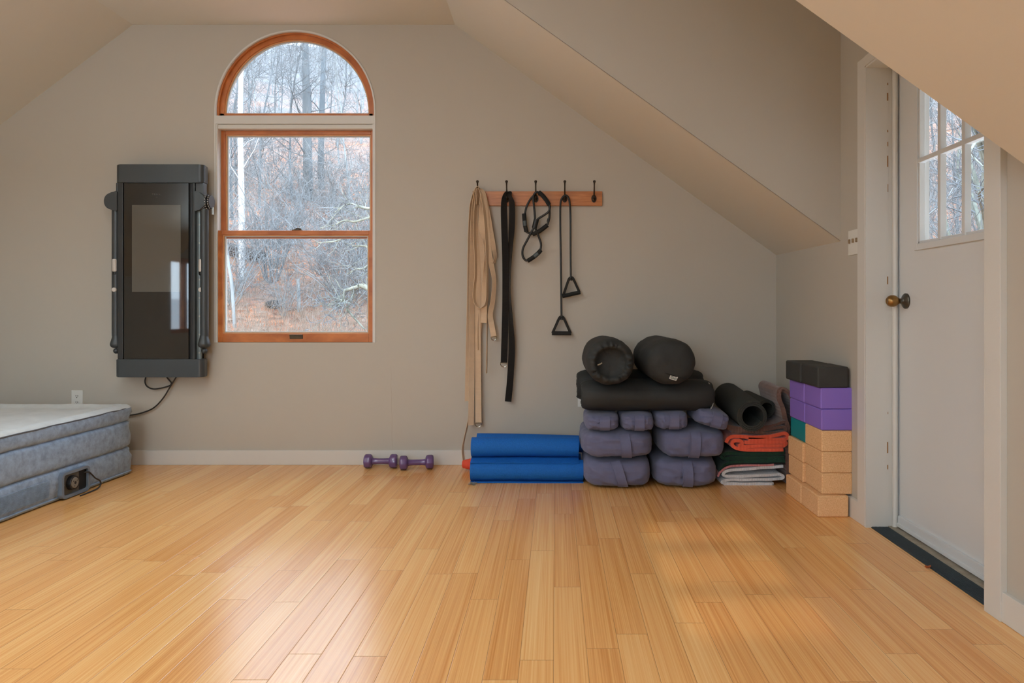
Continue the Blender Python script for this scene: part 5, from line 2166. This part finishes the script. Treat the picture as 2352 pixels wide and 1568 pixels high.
GS = 'black stuff sacks'
b1 = bag('stuff_sack', 'long black stuff sack lying across the four small bolsters at the front', (0.517, 4.10, 0.410), (0, 0, -PI / 2 + PI), 0.715, 0.128, 0.090, 'gathered', 1.7, 'gathered', plt=0.45)
b2 = bag('stuff_sack', 'long black stuff sack lying along the wall behind the front one', (0.512, 4.405, 0.425), (0, 0, PI / 2), 0.735, 0.112, 0.098, 'gathered', 5.3, 'gathered', plt=0.45)
b3 = bag('stuff_sack', 'upper left black stuff sack with a gathered drawstring mouth facing the room', (0.297, 4.175, 0.570), (0, 0, 0.01), 0.61, 0.133, 0.128, 'gathered', 9.1)
b4 = bag('stuff_sack', 'upper right black stuff sack with a white tag on its closed end', (0.618, 4.165, 0.572), (0.0, 0, 0.035), 0.62, 0.137, 0.127, 'flat', 12.4)
# cord tip at the drawstring mouth
bm = B()
tube(bm, smooth([at(1373, 838, 3.858), at(1378, 836, 3.852), at(1383, 833, 3.850)], 4), 0.0035, 8)
obj('cord_tip', bm, M_CORDL, b3)
# loop of webbing on the right end of the front sack
bm = B()
ribbon(bm, smooth([at(1628, 880, 4.05), at(1636, 895, 4.03), at(1638.5, 915, 4.02), at(1636, 930, 4.02), at(1632, 938, 4.03)], 6), 0.022, 0.003, wdir=(0, 1, 0))
lp = obj('end_loop', bm, M_TAG, b1)
lp['label'] = 'pale webbing loop'
# tag and flap seam on the closed end
yt = 3.845
bm = B()
tube(bm, smooth([at(1510, 838, 3.872), at(1520, 850, 3.856), at(1532, 858, 3.848), at(1545, 862, 3.846), at(1560, 867, 3.850), at(1575, 869, 3.862)], 5), 0.003, 6)
obj('flap_seam', bm, mat('black_seam', (18, 18, 17), rough=0.8), b4)
q = [at(1540.5, 860, yt), at(1557.5, 866, yt), at(1553, 874.5, yt), at(1537, 869.5, yt)]
bm = B()
f0 = [bm.verts.new(p) for p in q]
f1 = [bm.verts.new(p + Vector((0, 0.012, 0))) for p in q]
bm.faces.new(f0)
bm.faces.new(f1[::-1])
for i in range(4):
    bm.faces.new((f0[i], f0[(i + 1) % 4], f1[(i + 1) % 4], f1[i]))
tg = obj('white_tag', bm, M_TAG, b4, smooth=False)
bm = B()
ex, ez = (q[1] - q[0]), (q[3] - q[0])
rnd = random.Random(5)
for (u0, u1, v0, v1) in ((.12, .20, .2, .8), (.22, .42, .60, .80), (.24, .32, .15, .5), (.36, .46, .25, .48), (.48, .60, .45, .75), (.62, .68, .2, .85), (.72, .77, .25, .8), (.81, .86, .2, .8)):
    quad(bm, [q[0] + ex * u + ez * v + Vector((0, -0.0008, 0)) for u, v in ((u0, v0), (u1, v0), (u1, v1), (u0, v1))])
obj('tag_print', bm, M_TAGP, tg, smooth=False)

# ------------------------------------------------------------------ folded blankets
def quilt_mat(name, c, scale=55, bump=0.7, var=0.10, dirn='X'):
    return weave_mat(name, c, rough=0.95, scale=scale * 20, bump=bump, var=var, axis=dirn, sheen=0.3, vscale=18, wdist=0.004)


M_WHITEB = quilt_mat('white_woven_cotton', (214, 217, 222), 34, 0.35, 0.08)
M_GREEN = mat('dark_green_pile', (14, 54, 38), rough=0.95, var=0.4, vscale=30, bump=0.5, bscale=120, sheen=0.1)
M_PINK = quilt_mat('dusty_pink_edge', (206, 136, 140), 40, 0.5)
M_BLKE = mat('black_edge', (20, 17, 18), rough=0.9)
M_ORANGE = quilt_mat('coral_quilt', (236, 100, 72), 16, 0.3, 0.08)
M_BROWN = quilt_mat('brown_quilt', (112, 86, 78), 20, 0.35, 0.14)


def blanket(name, label, cat, loc, path, t, depth, material, yaw=0.0, seed=0.0, amp=0.004, ny=14, part='folded_cloth'):
    o = thing(name, label, cat, loc, (0, 0, yaw))
    bm = B()

    def dsp(c):
        s = mnoise.fractal(Vector((c.x * 5, c.y * 5, seed)), 0.8, 2.0, 3)
        s2 = mnoise.noise(Vector((c.x * 14, c.y * 3, c.z * 14 + seed)))
        k = min(1.0, c.z / 0.02)
        return Vector((0.006 * mnoise.noise(Vector((c.z * 20, c.y * 4, seed + 7))), 0.008 * mnoise.noise(Vector((c.x * 9, c.z * 20, seed + 2))), (amp * s + amp * 0.5 * s2) * k))
    strip(bm, path, t, 0.0, depth, ny, dsp)
    ob = obj(part, bm, material, o, world=False, angle=70)
    return o


def inlay(o, path, t, depth, material, part, y0=0.0):
    bm = B()
    strip(bm, path, t, y0, depth, 10)
    return obj(part, bm, material, o, world=False, angle=70)


BX = 0.925
blanket('folded_blanket', 'white ribbed cotton blanket folded at the bottom of the blanket pile', 'blanket', (BX, 4.045, 0.001),
        smooth([(0.02, 0.006), (0.16, 0.007), (0.33, 0.009), (0.352, 0.020), (0.330, 0.030), (0.20, 0.024), (0.04, 0.020), (0.014, 0.012)][:1] +
               [(0.30, 0.007), (0.05, 0.008), (0.012, 0.018), (0.06, 0.030), (0.24, 0.031), (0.335, 0.036), (0.352, 0.048), (0.330, 0.058), (0.24, 0.054), (0.10, 0.049), (0.026, 0.052), (0.020, 0.068), (0.05, 0.082), (0.15, 0.090), (0.26, 0.099), (0.352, 0.104)], 7),
        0.0150, 0.46, M_WHITEB, 0.0, 1.0, 0.003)
g = blanket('folded_throw', 'dark green plush throw with a black and pink edge drooping over the white blanket', 'blanket', (BX, 4.05, 0.0),
            smooth([(0.362, 0.135), (0.25, 0.132), (0.13, 0.132), (0.05, 0.124), (0.012, 0.095), (-0.004, 0.062)], 7), 0.018, 0.44, M_GREEN, 0.0, 4.0, 0.003, part='lower_layer')
inlay(g, smooth([(0.360, 0.152), (0.22, 0.150), (0.10, 0.152), (0.03, 0.148), (0.012, 0.163), (0.05, 0.178), (0.16, 0.174), (0.28, 0.174), (0.362, 0.182)], 7), 0.020, 0.44, M_GREEN, 'upper_layer')
inlay(g, smooth([(0.364, 0.1225), (0.25, 0.1195), (0.13, 0.1195), (0.046, 0.112), (0.004, 0.083), (-0.010, 0.056)], 7), 0.0055, 0.43, M_BLKE, 'black_edging', -0.004)
inlay(g, smooth([(0.300, 0.1155), (0.25, 0.1120), (0.13, 0.1115), (0.044, 0.103), (0.000, 0.074), (-0.014, 0.048)], 7), 0.0105, 0.43, M_PINK, 'pink_edging', -0.006)
blanket('folded_blanket', 'coral orange quilted blanket folded in the middle of the pile', 'blanket', (BX + 0.035, 4.035, 0.19),
        smooth([(0.315, 0.012), (0.24, 0.010), (0.12, 0.010), (0.05, 0.022), (0.028, 0.044), (0.040, 0.062), (0.075, 0.062), (0.085, 0.046), (0.07, 0.036), (0.10, 0.030), (0.22, 0.032), (0.315, 0.034)], 7)[:-1] +
        smooth([(0.315, 0.034), (0.330, 0.045), (0.315, 0.055), (0.23, 0.052), (0.13, 0.052), (0.096, 0.056)], 7), 0.0190, 0.44, M_ORANGE, 0.0, 7.0, 0.003)
# outer wrap of the coral blanket
co_ = [q for q in COL.objects if q.get('label', '').startswith('coral orange')][0]
inlay(co_, smooth([(-0.005, 0.050), (0.010, 0.076), (0.05, 0.086), (0.15, 0.080), (0.25, 0.087), (0.318, 0.102), (0.336, 0.094), (0.335, 0.078), (0.318, 0.068), (0.22, 0.067), (0.12, 0.070)], 7), 0.0185, 0.44, M_ORANGE, 'outer_fold')
n_ = blanket('folded_blanket', 'dark brown quilted blanket folded on top of the coral one, under the rolled mat', 'blanket', (BX + 0.02, 4.045, 0.284),
             smooth([(0.10, 0.012), (0.06, 0.012), (0.055, 0.020), (0.12, 0.018), (0.22, 0.010), (0.32, 0.010), (0.350, 0.024), (0.330, 0.040), (0.24, 0.028), (0.14, 0.022), (0.06, 0.026), (0.022, 0.036), (0.012, 0.050), (0.05, 0.043), (0.12, 0.034), (0.18, 0.034), (0.28, 0.052), (0.340, 0.070), (0.350, 0.052)], 7),
             0.0150, 0.45, M_BROWN, 0.0, 11.0, 0.003)
# brown quilt standing in the corner
M_BROWNL = quilt_mat('brown_quilt_standing', (124, 94, 84), 16, 0.45, 0.16, 'Z')
o = blanket('folded_quilt', 'brown quilted blanket standing on edge between the mats and the yoga blocks', 'blanket', (1.346, 4.07, 0.0),
            smooth([(-0.030, 0.004), (-0.034, 0.15), (-0.040, 0.32), (-0.066, 0.43), (-0.086, 0.500), (-0.076, 0.532), (-0.046, 0.526), (-0.012, 0.492), (0.020, 0.44), (0.034, 0.34), (0.034, 0.16), (0.034, 0.004)], 7),
            0.026, 0.36, M_BROWNL, 0.0, 15.0, 0.005, 16)
bm = B()
tube(bm, smooth([(-0.083, -0.004, 0.512), (-0.070, -0.006, 0.536), (-0.044, -0.006, 0.530), (-0.010, -0.006, 0.496), (0.022, -0.005, 0.444), (0.036, -0.004, 0.35)], 6), 0.006, 8)
obj('bound_edge', bm, M_BROWNL, o, world=False)

# ------------------------------------------------------------------ rolled black mats
M_BMAT = mat_skin('black_mat_foam', (50, 52, 48), 220, 0.12, 0.8, 0.4)


def roll_along_y(name, label, front, back, r, turns, t, start):
    f, b = Vector(front), Vector(back)
    d = b - f
    yaw = math.atan2(-d.x, d.y)
    pitch = math.atan2(d.z, math.hypot(d.x, d.y))
    o = thing(name, label, 'yoga mat', tuple(f), (pitch, 0, yaw), 'rolled black mats')
    n = 44
    path = spiral(r - turns * t, r - t / 2, turns, n, None, start, -1)
    bm = B()
    strip(bm, path, t * 0.74, 0, d.length, 6)
    obj('mat_sheet', bm, M_BMAT, o, world=False, angle=50)
    return o


roll_along_y('yoga_mat', 'thick black rolled mat lying on the folded blankets, its spiral end facing the room', (1.080, 3.955, 0.398), (1.072, 4.50, 0.440), 0.0905, 2.75, 0.0125, -0.5)
roll_along_y('yoga_mat', 'thinner black rolled mat tucked behind the thick one', (1.212, 4.14, 0.415), (1.200, 4.53, 0.425), 0.054, 3.0, 0.007, 0.4)

# ------------------------------------------------------------------ yoga blocks
def cork_mat():
    m, nt, b = new_mat('cork')
    b.inputs['Roughness'].default_value = 0.85
    tc = N(nt, 'ShaderNodeTexCoord')
    t = N(nt, 'ShaderNodeTexNoise')
    t.inputs['Scale'].default_value = 210
    t.inputs['Detail'].default_value = 4
    t2 = N(nt, 'ShaderNodeTexVoronoi')
    t2.inputs['Scale'].default_value = 240
    nt.links.new(tc.outputs['Object'], t.inputs['Vector'])
    nt.links.new(tc.outputs['Object'], t2.inputs['Vector'])
    ad = N(nt, 'ShaderNodeMath', operation='MULTIPLY_ADD')
    ad.inputs[1].default_value = 0.35
    nt.links.new(t2.outputs['Distance'], ad.inputs[0])
    nt.links.new(t.outputs['Fac'], ad.inputs[2])
    r = N(nt, 'ShaderNodeValToRGB')
    e = r.color_ramp.elements
    e[0].position = 0.36
    e[0].color = lin((200, 146, 100))
    e[1].position = 0.82
    e[1].color = lin((244, 200, 150))
    x = e.new(0.55)
    x.color = lin((230, 180, 128))
    nt.links.new(ad.outputs[0], r.inputs[0])
    nt.links.new(r.outputs[0], b.inputs['Base Color'])
    return m


M_CORK = cork_mat()
M_PURP = mat('purple_eva_foam', (140, 112, 206), rough=0.6, bump=0.1, bscale=300, bdist=0.0008)
M_TEAL = mat('teal_eva_foam', (0, 134, 142), rough=0.6, bump=0.1, bscale=300, bdist=0.0008)
M_BFOAM = mat('black_eva_foam', (52, 52, 50), rough=0.7, var=0.1, vscale=20, bump=0.15, bscale=200, bdist=0.001)
protos = {}
rows = [  # layer, X left of front, X left of rear, Y front, split Y, colours front/rear, labels
    (0, 1.2435, 1.2400, 3.420, ('c', 'c')), (1, 1.2720, 1.2600, 3.446, ('c', 'c')), (2, 1.2715, 1.2595, 3.446, ('c', 'c')), (3, 1.2710, 1.2720, 3.446, ('c', 't')),
    (4, 1.2700, 1.2690, 3.448, ('p', 'p')), (5, 1.2680, 1.2670, 3.450, ('p', 'p')), (6, 1.2530, 1.2460, 3.450, ('b', 'b'))]
HB = 0.1015
WB = {'c': 0.1465, 't': 0.146, 'p': 0.1535, 'b': 0.150}
where = {0: 'on the floor', 1: 'second from the floor', 2: 'third from the floor', 3: 'fourth from the floor', 4: 'lower of the two purple levels', 5: 'upper purple level', 6: 'topmost on the tower'}
mk = {'c': ('cork', M_CORK), 't': ('teal foam', M_TEAL), 'p': ('purple foam', M_PURP), 'b': ('black foam', M_BFOAM)}
rnd = random.Random(2)
for k, xf, xr_, yf, cols in rows:
    for q, (x, y, c) in enumerate(((xf, yf, cols[0]), (xr_, yf + 0.231, cols[1]))):
        nm, mm = mk[c]
        if c not in protos:
            bm = B()
            box(bm, -WB[c] / 2, WB[c] / 2, 0, 0.2285, 0, HB - 0.0006, 0.0065 if c != 'b' else 0.009, 3)
            o = obj('yoga_block', bm, mm, angle=60)
            protos[c] = o
        else:
            o = protos[c].copy()
            COL.objects.link(o)
        o.location = (x + WB[c] / 2, y, k * HB)
        o.rotation_euler = (0, 0, rnd.uniform(-0.006, 0.006))
        side = 'front' if q == 0 else 'rear'
        if c == 't':
            lab = 'teal foam yoga block behind a cork one in the block tower'
        elif c == 'c' and k == 3:
            lab = 'cork yoga block in front of the teal one, directly under the purple blocks'
        else:
            lab = '%s %s yoga block, %s' % (side, nm, where[k])
        tag(o, lab, 'yoga block', '%s yoga blocks' % nm)

# dry leaf on the floor by the threshold
bm = B()
p0 = at(2131, 1306, 1660 * 0.98 / (1306 - 712))
for j in range(5):
    pass
rowsv = []
for i in range(7):
    u = -1 + 2 * i / 6
    row = []
    for j in range(5):
        v = -1 + 2 * j / 4
        w = (1 - u * u) ** 0.5
        row.append(bm.verts.new((p0.x + u * 0.012, p0.y + v * w * 0.008, 0.003 + 0.006 * v * v + 0.004 * u * u + 0.0015 * math.sin(5 * u + 3 * v))))
    rowsv.append(row)
for a_, b_ in zip(rowsv, rowsv[1:]):
    for j in range(4):
        bm.faces.new((a_[j], a_[j + 1], b_[j + 1], b_[j]))
bmesh.ops.remove_doubles(bm, verts=bm.verts, dist=1e-5)
bmesh.ops.solidify(bm, geom=list(bm.faces), thickness=0.0006)
o = obj('dry_leaf', bm, mat('dry_leaf_brown', (168, 92, 48), rough=0.8, var=0.2, vscale=90), origin=(p0.x, p0.y, 0))
tag(o, 'small curled dry leaf on the floor beside the door threshold', 'leaf')
# ------------------------------------------------------------------ light
world = D.worlds.new('overcast_sky')
scene.world = world
world.use_nodes = True
nt = world.node_tree
bg = nt.nodes['Background']
tc = N(nt, 'ShaderNodeTexCoord')
sx = N(nt, 'ShaderNodeSeparateXYZ')
nt.links.new(tc.outputs['Generated'], sx.inputs[0])
r = N(nt, 'ShaderNodeValToRGB')
r.color_ramp.elements[0].position = 0.0
r.color_ramp.elements[0].color = (0.74, 0.87, 1.0, 1)
r.color_ramp.elements[1].position = 0.9
r.color_ramp.elements[1].color = (0.66, 0.82, 1.0, 1)
nt.links.new(sx.outputs[2], r.inputs[0])
nt.links.new(r.outputs[0], bg.inputs['Color'])
bg.inputs['Strength'].default_value = 8.0


def area(name, loc, look, sx_, sy_, power, color):
    l = D.lights.new(name, 'AREA')
    l.shape = 'RECTANGLE'
    l.size, l.size_y = sx_, sy_
    l.energy = power
    l.color = color
    o = D.objects.new(name, l)
    COL.objects.link(o)
    o.location = loc
    d = Vector(look) - Vector(loc)
    o.rotation_euler = d.to_track_quat('-Z', 'Y').to_euler()
    return o


# area lights: added fill at the rear window, daylight at the left dormer
area('rear_window_fill', ((RX0 + RX1) / 2, REAR - 0.20, (RZ0 + RZ1) / 2), ((RX0 + RX1) / 2, 5, (RZ0 + RZ1) / 2), RX1 - RX0, RZ1 - RZ0, 36, (0.66, 0.85, 1.0))
area('left_window_daylight', (XLW - 0.20, (LY0 + LY1) / 2, (LZ0 + LZ1) / 2), (0, (LY0 + LY1) / 2, (LZ0 + LZ1) / 2), LY1 - LY0, LZ1 - LZ0, 28, (0.62, 0.82, 1.0))
# importance portal for the sky in the arched window
o = area('arched_window_portal', (WXC, WALL + 0.18, 1.77), (WXC, 0, 1.77), 1.02, 2.0, 1, (1, 1, 1))
o.data.cycles.is_portal = True
# ceiling lamps added out of view to brighten the room
for i, (x, y) in enumerate(((-1.7, -1.0), (-1.7, 0.6), (-1.5, 2.2))):
    t = thing('added_ceiling_lamp', 'round ceiling lamp added out of view as fill light', 'lamp', (x, y, ZC), group='added ceiling lamps')
    bm = B()
    lathe(bm, [(0.0, 0.0), (0.17, 0.0), (0.17, -0.03), (0.155, -0.03), (0.155, -0.02), (0.0, -0.02)], Matrix.Translation(Vector((x, y, ZC))), 32)
    obj('lamp_body', bm, M_TRIM, t)
    l = D.lights.new('ceiling_fill', 'AREA')
    l.shape = 'DISK'
    l.size = 0.3
    l.energy = 14
    l.color = (0.86, 0.94, 1.0)
    o = D.objects.new('ceiling_fill', l)
    COL.objects.link(o)
    o.location = (x, y, ZC - 0.035)

# two uplighters added out of view to brighten ceiling and floor
for x, y in ((-3.25, 1.2), (-1.5, -1.5)):
    t = thing('added_floor_lamp', 'slim white uplighter added out of view to brighten the ceiling', 'lamp', (x, y, 0), group='added uplighters')
    bm = B()
    lathe(bm, [(0.0, 0.0), (0.14, 0.0), (0.14, 0.015), (0.03, 0.03), (0.0, 0.03)], Matrix.Translation(Vector((x, y, 0))), 32)
    obj('lamp_base', bm, M_TRIM, t)
    bm = B()
    tube(bm, [(x, y, 0.03), (x, y, 1.68)], 0.012, 12)
    obj('lamp_pole', bm, M_TRIM, t)
    bm = B()
    lathe(bm, [(0.0, 0.0), (0.05, 0.005), (0.12, 0.05), (0.16, 0.11), (0.155, 0.112), (0.115, 0.056), (0.045, 0.012), (0.0, 0.008)], Matrix.Translation(Vector((x, y, 1.67))), 32)
    obj('lamp_bowl', bm, M_TRIM, t)
    l = D.lights.new('uplight_fill', 'AREA')
    l.shape = 'DISK'
    l.size = 0.24
    l.energy = 56
    l.color = (0.66, 0.85, 1.0)
    o = D.objects.new('uplight_fill', l)
    COL.objects.link(o)
    o.location = (x, y, 1.775)
    o.rotation_euler = (PI, 0, 0)

# low weak sun through the small rear window
l = D.lights.new('low_sun', 'SUN')
l.energy = 2.2
l.angle = math.radians(0.45)
l.color = (1.0, 0.72, 0.42)
o = D.objects.new('low_sun', l)
COL.objects.link(o)
o.rotation_euler = Vector((0.0, 1.0, -0.25)).to_track_quat('-Z', 'Y').to_euler()

# ------------------------------------------------------------------ camera and view
cam = D.cameras.new('camera')
cam.sensor_width = 36.0
cam.lens = 36.0 * F / 2352.0
cam.shift_x = -(CX - 1176.0) / 2352.0
cam.shift_y = -(784.0 - CY) / 2352.0
cam.clip_start = 0.05
cam.clip_end = 500
co = D.objects.new('camera', cam)
COL.objects.link(co)
co.location = (0, 0, H)
co.rotation_euler = (PI / 2, 0, 0)
scene.camera = co
vs = scene.view_settings
vs.view_transform = 'Standard'
vs.look = 'None'
vs.exposure = 0.0
vs.gamma = 1.0
vs.use_curve_mapping = False
try:
    cy = scene.cycles
    cy.max_bounces = 8
    cy.diffuse_bounces = 5
    cy.glossy_bounces = 4
    cy.transparent_max_bounces = 12
    cy.caustics_reflective = False
    cy.caustics_refractive = False
    cy.sample_clamp_indirect = 6.0
except Exception:
    pass
